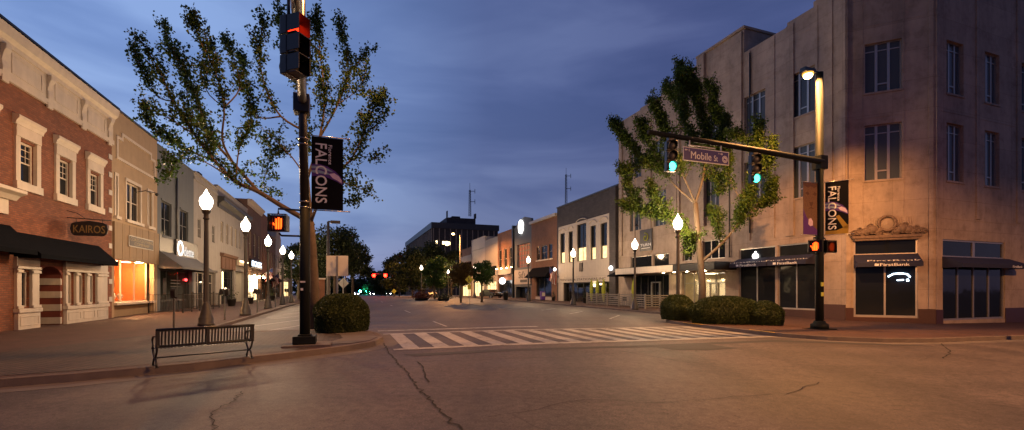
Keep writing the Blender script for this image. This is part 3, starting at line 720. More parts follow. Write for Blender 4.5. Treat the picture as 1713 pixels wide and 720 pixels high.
# ---- grey shop
v0, v1 = VL(263), VL(324); F = FLm(v0); Wd = v1-v0; H = 10.5; t = F.t
B = bthing('grey painted two-storey building with dark lower front and striped grey awning', F, 'shop_building')
zA, zB_ = F.zz(270, 393), F.zz(270, 335)
ops = [(t(270), t(287), zA, zB_), (t(301), t(315), zA, zB_), (.5, Wd-.3, -.2, 2.9)]
facade(B, F, Wd, H, ops, M['grey_wall'])
for o in ops[:2]:
    w = window(B, F, *o, .15, .07, 2, (.5,), 'metal_dark', 'glass', colw=.1)
    s = MB(F); s.box(o[0]-.1, o[1]+.1, -.12, .02, o[2]-.14, o[2]-.002); s.build('sill', M['grey_wall'], w)
    s = MB(F); s.box(o[0]-.05, o[1]+.05, -.05, .02, o[3]+.003, o[3]+.12); s.build('lintel', M['grey_wall'], w)
s = MB(F); s.tube([(t(293.5), -.08, 4.6), (t(293.5), -.08, 9.2)], .06); s.build('downpipe', M['metal_dark'], B)
s = MB(F); s.box(-.01, Wd+.02, -.05, .25, H-.003, H+.07); s.build('coping', M['grey_wall'], B)
s = MB(F); s.box(.1, Wd-.1, -.09, -.004, 3.95, 5.0); s.build('fascia', M['metal_dark'], B)
z0, z1 = F.zz(290, 427), F.zz(290, 401)
s = MB(F); s.box(t(289), t(326)-.15, -.22, -.1, z0-.1, z1+.05); s1 = s.build('shop_sign', M['metal_dark'], B)
s = MB(F); text(s, 'O', t(290.5), t(300), z0+.0, z1-.02, -.23, bold=.02); s.build('lettering', M['e_white'], s1); s = MB(F); text(s, 'dette', t(301.5), t(318), z0+.05, z1-.35, -.23, bold=.02); s.build('lettering', M['e_dim'], s1)
awning(B, F, .1, Wd-.05, 4.0, 2.85, 1.3, M['grey_awn'], .12)
s = MB(F)
s.box(.5, Wd-.3, .225, .5, -.3, .75); s.build('stall_riser', M['black'], B)
interior(B, F, .52, Wd-.32, .76, 2.88, .5, 3.0, 'grey_wall', None)
ww = window(B, F, .52, Wd-.32, .76, 2.88, .4, .1, 3, (), 'metal_dark', 'glass_clear', name='shop_window', colw=.12)
s = MB(F)
for i in range(3): s.box(t(296), t(312), .37, .39, 1.7+i*.22, 1.78+i*.22)
s.build('window_stripes', M['black'], ww)
s = MB(F); s.box(t(283), t(288.5), .34, .36, 1.2, 2.3); s.build('menu_board', M['black'], ww)
s = MB(F); s.ball((t(320), .34, 2.25), .1); s.build('neon_sign', M['e_pink'], B)
s = MB(F); s.box(1.2, Wd-1.2, 2.9, 3.2, 2.55, 2.6); s.build('ceiling_light', M['e_warm'], B)
# ---- white building A
v0, v1 = VL(324), VL(363); F = FLm(v0); Wd = v1-v0; H = 10.5; t = F.t
B = bthing('plain white painted building with shuttered upper windows beside the grey shop', F, 'white_building')
za, zb_ = F.zz(332, 398), F.zz(332, 366)
ops = [(t(330.5), t(336), za, zb_), (t(344), t(348), za, zb_), (t(354.5), t(359), za, zb_), (.6, Wd-.5, -.2, 2.95)]
facade(B, F, Wd, H, ops, M['white_wall'])
for o in ops[:3]: window(B, F, *o, .1, .06, 2, (.5,), 'white_wall', 'glass_blue', name='window')
window(B, F, *ops[3], .3, .12, 4, (.72,), 'white', 'glass', name='shop_window', colw=.12)
s = MB(F); s.box(-.02, Wd+.02, -.12, .2, H-.003, H+.12); s.box(0, Wd, -.08, -.004, H-.5, H-.3); s.build('coping', M['white_wall'], B)
s = MB(F); s.box(.3, Wd-.2, -.1, -.004, 3.0, 3.2); s.build('lintel', M['metal_dark'], B)
s = MB(F); s.box(Wd-1.6, Wd-.5, 1, 2, H, H+1.2); s.build('chimney', M['brick_dark'], B)
# ---- white building B with dark cornice
v0, v1 = VL(363), VL(414); F = FLm(v0); Wd = v1-v0; H = 10.9; t = F.t
B = bthing('long white painted building with heavy dark cornice and narrow windows', F, 'white_building')
za, zb_ = F.zz(372, 406), F.zz(372, 371)
pxs = [(369.5,373.5),(378.5,382),(386,389),(393,396),(399.5,402),(405.5,407.5)]
ops = [(t(a), t(b_), za, zb_) for a, b_ in pxs]
e0, e1 = t(370), t(391.5); g0, g1 = t(394), t(408)
ops += [(e0, e1, -.2, F.zz(371, 450)), (g0, g1, -.2, F.zz(371, 450))]
facade(B, F, Wd, H, ops, M['white_wall'])
for o in ops[:6]: window(B, F, *o, .15, .07, 1, (.5,), 'trim', 'glass')
s = MB(F); zc = F.zz(364, 346); s.xprism([(0, zc), (-.1, zc), (-.15, zc+.3), (-.4, zc+.55), (-.55, zc+.6), (-.55, zc+.85), (-.62, zc+.95), (0, zc+1.0)], .15, Wd-.1); s.build('cornice', M['metal_dark'], B)
s = MB(F); s.box(-.02, Wd+.02, -.06, .25, H-.003, H+.1); s.build('coping', M['white_wall'], B)
z2 = ops[6][3]
s = MB(F); s.box(e0-.2, e1+.2, -.1, -.004, z2+.02, z2+1.15)
for i in range(5): x = e0-.1+(e1-e0+.2)*i/4; s.box(x-.05, x+.05, -.13, -.101, z2+.05, z2+1.1)
s.xprism([(0, z2+1.15), (-.25, z2+1.2), (-.35, z2+1.45), (0, z2+1.5)], e0-.4, e1+.4); s.build('transom', M['brick_brown'], B)
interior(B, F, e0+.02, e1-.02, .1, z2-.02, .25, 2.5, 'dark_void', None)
window(B, F, e0+.02, e1-.02, .0, z2-.02, .2, .12, 3, (.75,), 'black', 'glass', name='shop_window', colw=.12)
s = MB(F); s.box(e0+.8, e0+.95, .05, .12, .9, 3.2); s.ball((e0+1.6, .0, 1.6), .09); s.build('lantern', M['e_warm_hi'], B)
interior(B, F, g0+.02, g1-.02, -.1, z2-.02, .24, 2.0, 'white', 'e_ceiling')
s = MB(F); s.box(g0, g1, -.35, -.1, z2+.6, z2+1.2); s.build('light_box', M['trim'], B)
s = MB(F); s.box(g0+.3, g1-.3, -.5, -.36, z2+1.0, z2+1.12); s.build('sign_light', M['e_warm_hi'], B)
# ---- generic row buildings
def row(side, vA, vB, H, wall, label, upper=(), shop=None, cornice=None, name='row_building', zwin=(5.2, 7.4), fm='trim', gm='glass', shopm='glass', shopz=3.0, awn=None, back=10, sash=(.5,)):
    F = FLm(vA) if side == 'L' else Frame(*W(25.5, vB), -70)
    Wd = vB-vA
    B = bthing(label, F, name)
    ops = [(a*Wd, b_*Wd, zwin[0], zwin[1]) for a, b_ in upper]
    sh = [(a*Wd, b_*Wd, -.2, shopz) for a, b_ in (shop or ())]
    facade(B, F, Wd, H, ops+sh, M[wall], back=back)
    for o in ops: window(B, F, *o, .14, .07, 1, sash, fm, gm)
    for o in sh: window(B, F, *o, .3, .1, 3, (.75,), 'black', shopm, name='shop_window', colw=.08)
    if cornice:
        s = MB(F); s.xprism([(0, H-.7), (-.12, H-.7), (-.2, H-.4), (-.45, H-.2), (-.5, H), (0, H+.05)], 0, Wd); s.build('cornice', M[cornice], B)
    else:
        s = MB(F); s.box(0.01, Wd-.01, -.05, .25, H-.003, H+.1); s.build('coping', M[wall], B)
    if awn: awning(B, F, .3, Wd-.3, shopz+.7, shopz-.35, 1.2, M[awn], .15)
    return B, F, Wd
three = [(.1,.24),(.42,.58),(.76,.9)]
B, F, Wd = row('L', VL(414), VL(437), 12.2, 'brick_brown', 'brown brick building with tall cornice and brightly lit bookshop front', three, [(.08,.92)], 'trim', zwin=(5.6,8.6), shopm='e_warm_hi', shopz=3.3)
s = MB(F); s.box(1.0, Wd-1.0, -.25, -.06, 4.1, 5.2); s1 = s.build('shop_sign', M['black'], B); s = MB(F); text(s, 'BOOK', 1.3, Wd-1.3, 4.35, 5.0, -.262, bold=.05); s.build('lettering', M['e_cool'], s1)
s = MB(F)
for x in (1.2, Wd*.5, Wd-1.2): s.ball((x, -.5, 3.1), .16)
s.build('wall_lamps', emit('book_shop_lamp', (1,.7,.35), 60), B)
B, F, Wd = row('L', VL(437), VL(447.5), 12.0, 'brick_orange', 'pinkish brick building with corner piers between the bookshop and the brown block', three, [(.1,.9)], None, zwin=(5.4,8.4), awn='black_matte')
B, F, Wd = row('L', VL(447.5), VL(461), 9.6, 'brick_brown', 'low brown brick building behind the fourth street lamp with black awning', three, [(.1,.9)], None, zwin=(5.0,7.2), awn='black_matte')
B, F, Wd = row('L', VL(461), VL(470), 10.2, 'white_wall', 'pale gabled building beyond the brown brick row on the left side', three, [(.1,.9)], None, zwin=(5.0,7.2))
s = MB(F); s.prism([(0, 10.2), (Wd, 10.2), (Wd/2, 13.5)], .02, 8); s.build('gable', M['white_wall'], B)
B, F, Wd = row('L', VL(470), VL(486), 8.6, 'brick_dark', 'dark low building at the far end of the left row, half hidden by trees', three, [(.1,.9)], None, zwin=(4.6,6.6), shopm='e_warm')
# ================================================================ RIGHT BUILDINGS
UR = 25.5
FR0 = Frame(*W(UR, 0), -70)
VR = lambda px: -FR0.t(px)
def FRm(vfar): return Frame(*W(UR, vfar), -70)
# ---- bank
vF, vN = VR(1035), VR(1415)
F = FRm(vF); t = F.t; Wd = vF-vN
B = bthing('large weathered concrete bank with stepped roofline, chamfered corner and tall windows', F, 'bank_building', 'bank')
C = Frame(*W(UR, vN), -25)                        # chamfered corner
cw = 3.75
cx2, cy2, _ = C.p(cw, 0); S = Frame(cx2, cy2, 20)  # side street face
def mcol(a, b_, rows):
    return [(t(a), t(b_), F.zz(a, yb), F.zz(a, yt)) for yt, yb in rows]
Z3t, Z3b, Z2t, Z2b = 14.6, 11.95, 10.15, 7.05
cols = [(1053.5,1072.5),(1093.5,1114),(1178,1203),(1245,1280),(1320.5,1363)]
up = [(t(a), t(b_), z0, z1) for a, b_ in cols for z0, z1 in ((Z3b, Z3t), (Z2b, Z2t))]
mez = [(t(1142), t(1157.5), F.zz(1142, 436), F.zz(1142, 408)), (t(1175), t(1213), F.zz(1175, 436), F.zz(1175, 404))]
mz0, mz1 = sum(m[2] for m in mez)/2, sum(m[3] for m in mez)/2
mez = [(m[0], m[1], mz0, mz1) for m in mez]
zs_t = F.zz(1236, 452)
shop_ops = [(t(1236), t(1297), F.zz(1236, 512)-.1, F.zz(1236, 417)), (t(1301), t(1364), F.zz(1301, 523), F.zz(1301, 411))]
s_z0, s_z1 = .35, sum(o[3] for o in shop_ops)/2
shop_ops = [(o[0], o[1], s_z0, s_z1) for o in shop_ops]
cz = F.zz(1142, 452)
lob = (t(1140), t(1213), -.2, cz-.25); din = (t(1057), t(1119), -.2, cz-.25); trans = [(t(1055), t(1090), cz+.35, cz+1.5), (t(1092), t(1119), cz+.35, cz+1.5)]
H = 17.7
facade(B, F, Wd, H, up+mez+shop_ops+[lob, din]+trans, M['concrete'], back=None, depth=.3)
def trip(b, Fq, o, inset=.2):
    x0, x1, z0, z1 = o
    w = window(b, Fq, x0, x1, z0, z1, inset, .05, 3, (.85,), 'alu', 'glass_blue', colw=.12)
    s = MB(Fq); c0, c1 = x0+(x1-x0)/3+.06, x0+(x1-x0)*2/3-.06; s.box(c0, c1, inset-.05, inset+.02, z0+(z1-z0)*.16, z0+(z1-z0)*.16+.07); s.build('vent_rail', M['alu'], w)
    s = MB(Fq); s.box(x0-.06, x1+.06, -.05, inset-.06, z0-.1, z0-.003); s.build('sill', M['concrete'], w)
for o in up: trip(B, F, o)
for o in mez: window(B, F, *o, .2, .06, 2 if o is mez[0] else 3, (), 'alu', 'glass', colw=.07)
# raised roof steps, pilasters, joints
def px2(a): return t(a)
for i, (a, b_, h) in enumerate(((1035.3,1071,18.1),(1071,1107,18.25),(1107,1167,18.9),(1167,1245,19.35),(1317,1361,17.95),(1361,1414.6,18.25))):
    s = MB(F); dpth = 5.5 if a == 1167 else .5
    s.box(t(a)+.003, t(b_)-.003, -.003-.002*i, dpth, H-.9, h); s.build('parapet_step', M['concrete'], B)
s = MB(F); s.box(t(1167)-.08, t(1245)+.08, -.12, 5.6, 19.36, 19.52); s.build('roof_block_cap', M['concrete'], B)
pil = MB(F)
for a, wd, pr, h in ((1037,.5,.12,17.9),(1060,.25,.06,17.9),(1084,.5,.07,17.6),(1125,.6,.1,18.2),(1135,.25,.14,18.3),(1168,.7,.16,19.3),(1176,.3,.22,19.3),(1225,.9,.12,19.2),(1254,.06,.05,17.6),(1295,.05,.03,17.6),(1316,.5,.06,17.7),(1367,.05,.03,17.9),(1380,.45,.05,18.0),(1404,.5,.1,18.0),(1410,.25,.16,18.0)):
    x = t(a); pil.box(x, x+wd, -pr-.012, -.004, mz1+1.1 if 1120 < a < 1230 else s_z1+.5, h)
pil.build('pilasters', M['concrete'], B)
s = MB(F)
for a, b_, z in ((1036,1124,11.0),(1036,1124,6.2),(1178,1224,11.0),(1256,1316,11.0),(1256,1404,6.15),(1322,1404,11.0),(1256,1404,15.2)): s.box(t(a), t(b_), -.016, -.003, z, z+.05)
s.build('string_courses', M['concrete'], B)
s = MB(F); s.tube([(t(1256), -.1, s_z1+1.0), (t(1256), -.1, 17.4)], .05); s.tube([(t(1222), -.1, mz0), (t(1222), -.1, 12)], .05); s.build('downpipe', M['metal_dark'], B)
s = MB(F); g_ = .004
for a, b_ in ((1055,1057),(1119,1140),(1213,1235.5),(1297.3,1300.7),(1364.5,1414.5)): s.box(t(a), t(b_), -.03, -.004, -1.2, .28+.0*a)
s.box(shop_ops[0][0], shop_ops[1][1], -.03, -.004, -1.2, .33); s.box(t(1364.5), Wd-.003, -.034, -.004, -1.2, .72); s.build_each('granite_base', M['granite'], B)
# shop glazing under awnings
for o in shop_ops:
    zt2 = s_z1-1.05
    w = window(B, F, o[0], o[1], s_z0, zt2, .12, .07, 2, (), 'alu', 'glass', name='shop_window', colw=.07)
    w = window(B, F, o[0], o[1], zt2+.02, s_z1, .12, .07, 1, (), 'alu', 'glass_blue' if 0 else 'glass', name='transom_window')
    aw = awning(B, F, o[0]-.05, o[1]+.05, zt2+.35, zt2-.25, .85, M['navy'], .22)
    s = MB(F); xm = (o[0]+o[1])/2; text(s, 'FirstBank', xm-.55, xm+.75, zt2-.22, zt2-.06, -.856, bold=.012); text(s, 'FirstBank', xm-1.4, xm+1.4, zt2+.04, zt2+.09, -.80); s.box(xm-.85, xm-.65, -.858, -.853, zt2-.2, zt2-.07); s.build('lettering', M['white_letter'], aw)
# white globe of light seen behind the transom
s = MB(F); s.lathe([(.04, s_z1-.25), (.05, s_z1-.35), (.17, s_z1-.45), (.2, s_z1-.6), (.12, s_z1-.75)], t(1263), .04); s.build('hanging_globe', M['e_white'], B)
# entrance canopy
cn = MB(F); c0, c1 = t(1060), t(1232); cn.box(c0+.0, c1, -1.9, -.004, cz-.18, cz-.1); cn.build('canopy_soffit', M['cream'], B)
cn = MB(F); cn.box(c0, c1, -1.95, -.006, cz-.098, cz+.06); cn.box(c0-.03, t(1160), -2.0, -1.952, cz-.2, cz+.32); cn.build('canopy', M['white'], B)
cn = MB(F); cn.box(t(1160)+.01, c1+.03, -2.0, -1.953, cz-.2, cz+.3); cn.box(c0-.035, c0-.002, -2.0, -.01, cz-.2, cz+.3); cn.box(c1+.003, c1+.035, -1.95, -.01, cz-.2, cz+.3); cn.box(c0-.05, c1+.05, -2.03, -.008, cz+.33, cz+.36); cn.build('canopy_edge', M['black'], B)
awning(B, F, t(1044), t(1062), cz+.5, cz-.35, 1.9, M['black_matte'], .1)
s = MB(F)
for a in (1125, 1143, 1165, 1195): s.lathe([(.07, cz-.21), (.07, cz-.183)], t(a), -.9, 10)
s.build('canopy_downlight', emit('downlight', (1,.72,.36), 160), B)
interior(B, F, lob[0]+.02, lob[1]-.02, -.15, lob[3]-.02, .35, 3.6, 'cream', 'e_ceiling', name='lobby')
window(B, F, lob[0]+.02, lob[1]-.02, -.15, lob[3]-.02, .3, .07, 4, (.73,), 'alu', 'glass_clear', name='lobby_window', colw=.06)
s = MB(F); a, b_ = t(1183), t(1197); s.box(a, a+.06, .22, .28, -.1, 1.95); s.box(b_-.06, b_, .22, .28, -.1, 1.95); s.box(a, b_, .22, .28, 1.95, 2.02); dd = s.build('door', M['alu'], B)
s = MB(F); s.tube([(b_-.15,.2,.8),(b_-.15,.2,1.3)], .015); s.build('handle', M['steel'], dd)
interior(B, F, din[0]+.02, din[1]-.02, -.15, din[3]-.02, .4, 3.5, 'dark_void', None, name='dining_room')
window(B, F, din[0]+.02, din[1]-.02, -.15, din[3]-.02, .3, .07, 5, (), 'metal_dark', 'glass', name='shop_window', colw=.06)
s = MB(F); a, b_ = t(1087), t(1101.5); s.box(a, a+.1, .12, .28, -.1, 2.1); s.box(b_-.1, b_, .12, .28, -.1, 2.1); s.box(a, b_, .12, .28, 2.1, 2.2); s.box(a+.1, b_-.1, .2, .25, .8, .85); dd = s.build('door', M['alu'], B)
s = MB(F); s.tube([(b_-.18,.1,.8),(b_-.18,.1,1.3)], .02); s.build('handle', M['steel'], dd)
for o in trans: window(B, F, *o, .15, .06, 1, (), 'alu', 'glass', name='transom_window')
s = MB(F); s.prism([(t(1115),.45),(t(1119)-.05,.45),(t(1119)-.05,.95),(t(1117),.7),(t(1115),.9)], .24, .26); s.build('neon_sign', M['e_cool'], B)
# chamfer
def ctz(px, py): return C.tz(px, py)
cwin = (C.t(1446.5), C.t(1509)); csh = (C.t(1428), C.t(1535.5))
sz = .1; szt = C.zz(1430, 448); sz2 = C.zz(1430, 430); sz3 = C.zz(1430, 402)
facade(B, C, cw, 18.6, [(cwin[0], cwin[1], C.zz(1446,157), C.zz(1446,75)), (cwin[0], cwin[1], C.zz(1446,303), C.zz(1446,211)), (csh[0], csh[1], sz, sz3)], M['concrete'], back=None, depth=.3)
trip(B, C, (cwin[0], cwin[1], C.zz(1446,157), C.zz(1446,75))); trip(B, C, (cwin[0], cwin[1], C.zz(1446,303), C.zz(1446,211)))
window(B, C, csh[0], csh[1], sz, sz2+.05, .08, .09, 2, (), 'alu', 'glass', name='shop_window', colw=.08)
window(B, C, csh[0], csh[1], sz2+.07, sz3, .08, .08, 1, (), 'alu', 'glass', name='transom_window')
aw = awning(B, C, csh[0]+.0, csh[1]+.0, sz2+.1, szt-.0, .75, M['navy'], .2)
s = MB(C); xm = (csh[0]+csh[1])/2; text(s, 'FirstBank', xm-.4, xm+.8, szt+.03, szt+.17, -.756, bold=.012); s.box(xm-.62, xm-.45, -.758, -.753, szt+.04, szt+.16)
text(s, 'FirstBank', xm-.9, xm+1.3, szt+.27, szt+.36, -.6, bold=.01); s.build('lettering', M['white_letter'], aw)
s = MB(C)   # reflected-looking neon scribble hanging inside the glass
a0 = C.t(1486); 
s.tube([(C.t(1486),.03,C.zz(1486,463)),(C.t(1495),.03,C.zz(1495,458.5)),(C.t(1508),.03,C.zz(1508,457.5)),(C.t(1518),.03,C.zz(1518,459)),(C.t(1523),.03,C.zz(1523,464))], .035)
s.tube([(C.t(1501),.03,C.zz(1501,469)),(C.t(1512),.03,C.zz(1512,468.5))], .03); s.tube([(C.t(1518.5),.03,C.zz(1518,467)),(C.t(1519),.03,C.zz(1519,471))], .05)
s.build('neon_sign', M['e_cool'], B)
s = MB(C); s.box(0.003, csh[0]-.01, -.03, -.004, -1.3, .55); s.box(csh[1]+.01, cw-.0, -.03, -.004, -1.3, .55); s.box(csh[0]-.01, csh[1]+.01, -.03, -.004, -1.3, sz-.03); s.build_each('granite_base', M['granite'], B)
s = MB(C); s.box(0.0, .22, -.05, -.004, .56, 18.3); s.box(cw-.28, cw-.1, -.06, -.004, .56, 18.3); s.box(.3, cw-.35, -.014, -.004, 10.7, 10.74); s.box(.3, cw-.35, -.014, -.004, 15.6, 15.64)
s.box(cwin[0]-.1, cwin[0]-.06, -.02, -.004, 5.0, 17.5); s.box(cwin[1]+.06, cwin[1]+.1, -.02, -.004, 5.0, 17.5); s.build('pilasters', M['concrete'], B)
# carved crest
zc0 = C.zz(1430, 396); s = MB(C); s.box(C.t(1424), C.t(1541), -.28, -.004, zc0-.14, zc0); s.box(C.t(1428), C.t(1537), -.22, -.004, zc0-.26, zc0-.14)
xm = (C.t(1424)+C.t(1541))/2+.05
for sx in (-1, 1):
    for j, (dx, r, dz_) in enumerate(((.42,.2,.2),(.62,.26,.3),(.85,.24,.25),(1.05,.2,.18),(1.25,.17,.2),(1.42,.16,.18),(1.55,.12,.12),(.3,.14,.12),(.72,.16,.48),(1.18,.12,.34))):
        s.ball((xm+sx*dx, -.06, zc0+dz_), r, 10, 7, .9)
        s.tube([(xm+sx*dx+r*.8*math.cos(a), -.2, zc0+dz_+r*.8*math.sin(a)) for a in np.linspace(0, 5, 12)], .03, 6)
ring = [(xm+.36*math.cos(a), -.12, zc0+.62+.38*math.sin(a)) for a in np.linspace(0, 2*math.pi, 25)]
s.tube(ring, .07, 8); s.build('carved_crest', M['crest'], B)
s = MB(C); s.lathe([(.001,0),(.2,.02),(.31,.0)], 0, 0, 6); s = MB(C); s.loc([(xm,-.14,zc0+.62)]+[(xm+.31*math.cos(a), -.06, zc0+.62+.33*math.sin(a)) for a in np.linspace(0, 2*math.pi, 24, endpoint=False)], [(0,i+1,(i+1)%24+1) for i in range(24)]); s.build('crest_medallion', M['concrete'], B)
s = MB(C)
for i in range(22): x = xm-1.05+i*.1; s.box(x, x+.05, -.03, -.005, zc0+.55, zc0+.95)
s.build('reeded_panel', M['concrete'], B)
# side street face
st = S.t; sw = 22.0
wy = [(S.zz(1583,155), S.zz(1583,66)), (S.zz(1585,302), S.zz(1585,205))]
cc = [(st(1583.5), st(1612)), (st(1647.5), st(1672))]; gapw = cc[1][0]-cc[0][0]; cc += [(cc[1][0]+gapw*i, cc[1][1]+gapw*i) for i in (1, 2, 3)]
so_ = [(a, b_, z0, z1) for a, b_ in cc for z0, z1 in wy]
ssh = (st(1577), st(1681), -.05, S.zz(1577, 400))
facade(B, S, sw, 18.3, so_+[ssh], M['concrete'], back=None, depth=.3)
for o in so_: trip(B, S, o)
za = S.zz(1577, 432)
window(B, S, ssh[0], ssh[1], ssh[2], za+.03, .1, .09, 4, (), 'alu', 'glass', name='shop_window', colw=.08)
window(B, S, ssh[0], ssh[1], za+.05, ssh[3], .1, .09, 2, (), 'alu', 'glass', name='transom_window', colw=.2)
aw = awning(B, S, ssh[0]-.05, ssh[1]+.4, za+.08, za-.5, .85, M['navy'], .2)
s = MB(S); text(s, 'FirstBank', ssh[1]-1.3, ssh[1]-.4, za-.47, za-.34, -.856, bold=.01); s.build('lettering', M['white_letter'], aw)
s = MB(S); s.box(.0, ssh[0]-.01, -.03, -.004, -1.5, .52); s.box(ssh[1]+.01, sw, -.03, -.004, -1.5, .52); s.build_each('granite_base', M['granite'], B)
s = MB(S); s.box(.02, .3, -.05, -.004, .53, 18.0)
for a in (1632, 1700): s.box(st(a), st(a)+.4, -.06, -.004, 5.3, 17.9)
s.box(.3, sw, -.014, -.004, 10.7, 10.74); s.box(.3, sw, -.014, -.004, 5.2, 5.26); s.build('pilasters', M['concrete'], B)
# roof and back of the bank
P_ = [F.p(0,.3), F.p(Wd,.3), C.p(cw,.3), S.p(sw,.3), S.p(sw,20), F.p(0,20+3)]
s = MB(); n = len(P_)
s.add([(p.x,p.y,16.9) for p in P_], [tuple(range(n))]); s.build('roof', M['metal_dark'], B)
s = MB(); 
for a, b_ in ((3,4),(4,5)): s.add([(P_[a].x,P_[a].y,-1.5),(P_[b_].x,P_[b_].y,-1.5),(P_[b_].x,P_[b_].y,17.5),(P_[a].x,P_[a].y,17.5)], [(0,1,2,3)])
a, b_ = F.p(0,0), F.p(0,23); s.add([(a.x,a.y,-1.5),(b_.x,b_.y,-1.5),(b_.x,b_.y,17.7),(a.x,a.y,17.7)], [(0,1,2,3)])
s.build('back_wall', M['concrete'], B)
# hanging sign with spiral on the bank front
T = thing('wall_sign', 'dark square sign with lime spiral over the restaurant front', 'sign', *W(UR-.02, vF-3), 4, -70)
x0, x1 = t(1072), t(1092); z0, z1 = F.zz(1073, 421), F.zz(1073, 386)
s = MB(F); s.box(x0, x1, -.12, -.02, z0, z1); s.build('board', M['metal_dark'], T)
cxm, czm = (x0+x1)/2, z0+(z1-z0)*.62; s = MB(F)
s.tube([(cxm+(.06+.045*a)*math.cos(a), -.14, czm+(.06+.045*a)*math.sin(a)) for a in np.linspace(0, 8.2, 30)], .05, 6); s.build('spiral', M['green_umb'], T)
s = MB(F); text(s, 'TURN', x0+.12, x1-.12, z0+.42, z0+.66, -.125, bold=.02); s.box(x0+.25, x1-.25, -.125, -.121, z0+.22, z0+.26); s.build('lettering', M['white_letter'], T)
s = MB(F); s.tube([(x1-.25,-.02,z1+.9),(x1-.35,-.5,z1+1.0),(x0+.3,-.6,z1+.85),(x0+.2,-.6,z1+.6)], .025); s.lathe([(.05, z1+.6), (.2, z1+.35), (.19, z1+.34)], x0+.2, -.6, 10); s.build('gooseneck_lamp', M['black'], T)
# ---- white stationers building
v1, v0 = VR(932), vF; F = FRm(v1); t = F.t; Wd = v1-v0
B = bthing('white-fronted two-storey stationers with five tall arched windows and dark stone parapet', F, 'shop_building')
Hs = 11.9
wz0, wz1 = F.zz(938.5, 441), F.zz(938.5, 392)
wpx = [(938.5,946),(952.5,959.5),(966.5,982),(989,998),(1006,1017)]
wops = []
for i, (a, b_) in enumerate(wpx): wops.append((t(a), t(b_), wz0, wz1+(.55 if i == 2 else 0)))
za = F.zz(940, 470); zb2 = F.zz(940, 397+0)
sh0, sh1 = t(944), t(1019)
facade(B, F, Wd, Hs, wops+[(sh0, sh1, -.2, za-.25)], M['brick_dark'])
s = MB(F)  # pale tiled skin framing the windows, cut around them
xa, xb = t(935.5), t(1023); zt_ = F.zz(936, 381)
cut = sorted({xa, xb, *[o[0]-.02 for o in wops], *[o[1]+.02 for o in wops]})
for i in range(len(cut)-1):
    m = (cut[i]+cut[i+1])/2; o = next((o for o in wops if o[0] < m < o[1]), None)
    if o: s.box(cut[i], cut[i+1], -.12, -.004, za+.4, o[2]-.02); s.box(cut[i], cut[i+1], -.12, -.004, o[3]+.02, zt_)
    else: s.box(cut[i], cut[i+1], -.12, -.004, za+.4, zt_)
s.box(xa, sh0-.05, -.12, -.004, -.5, za+.4); s.build('pale_front', M['cream_wall'], B)
for o in wops:
    w = window(B, F, *o, .14, .07, 2 if o is wops[2] else 1, (.38,), 'black', 'glass', colw=.08)
    g = MB(F); g.quad((o[0]+.06,.128,o[2]+.05),(o[1]-.06,.128,o[2]+.05),(o[1]-.06,.128,o[2]+(o[3]-o[2])*.36),(o[0]+.06,.128,o[2]+(o[3]-o[2])*.36)); g.build('lit_pane', M['e_warm'], w)
    arc = MB(F); xc, rx = (o[0]+o[1])/2, (o[1]-o[0])/2+.2
    arc.tube([(xc+rx*math.cos(a), -.15, o[3]+.22+.4*math.sin(a)) for a in np.linspace(0, math.pi, 13)], .05, 6); arc.build('arched_hood', M['cream_wall'], w)
s = MB(F); s.box(xa, xb+.1, -.2, -.125, za-.25, za+.38); s.build('sign_band', M['cream_wall'], B)
s = MB(F); text(s, 'PRINTERS & STATIONERS INC', xa+.6, xb-.8, za-.05, za+.2, -.205, bold=.02); s.build('lettering', M['dark_letter'], B)
s = MB(F); xp = t(971.5); s.box(xp, xp+.7, -.22, -.122, za+1.0, za+2.0); s.build('plaque', M['dark_letter'], B)
s = MB(F); s.box(-.02, Wd-.02, -.1, .3, Hs+.0, Hs+.15); s.build('coping', M['metal_dark'], B)
s = MB(F); s.box(t(1024), Wd-.05, -.35, -.004, -.5, Hs-.1); s.build('stone_pier', M['brick_dark'], B)
s = MB(F); s.ball((t(1029), -.5, F.zz(1029, 449)), .2, sz=1.2); s.build('wall_globe', M['e_white'], B)
s = MB(F); s.ball((t(934), -.5, F.zz(934, 451)), .18, sz=1.2); s.build('wall_globe', M['e_white'], B)
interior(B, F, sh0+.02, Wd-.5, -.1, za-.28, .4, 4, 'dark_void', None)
window(B, F, sh0+.02, sh1-.02, -.1, za-.28, .32, .08, 7, (.74,), 'black', 'glass_clear', name='shop_window', colw=.08)
s = MB(F)
for a, b_, y0_, y1_ in ((974.5,985,467,472),(974.5,985,474,477),(991.5,996,467,473),(992,995.5,475,480),(1003,1006,474,477),(1008,1018,465,471)):
    s.box(F.t(a, 3.5), F.t(b_, 3.5), 3.5, 3.6, F.zz(a, y1_, 3.5), F.zz(a, y0_, 3.5))
s.build('lit_panels', M['e_warm_hi'], B)
for a in (999, 1009, 1022.5):
    x = t(a); s = MB(F); s.lathe([(.05,.2),(.16,.8),(.22,1.6),(.1,2.4),(.02,2.6)], x, -.9 if a > 1010 else -.7, 10)
    o = s.build('folded_parasol', M['green_umb']); tag(o, {999: 'closed lime parasol in the middle of the stationers front', 1009: 'closed lime parasol by the right end of the stationers glass', 1022.5: 'closed lime parasol before the dark stone pier'}[a], 'parasol', 'closed lime parasols on the patio')
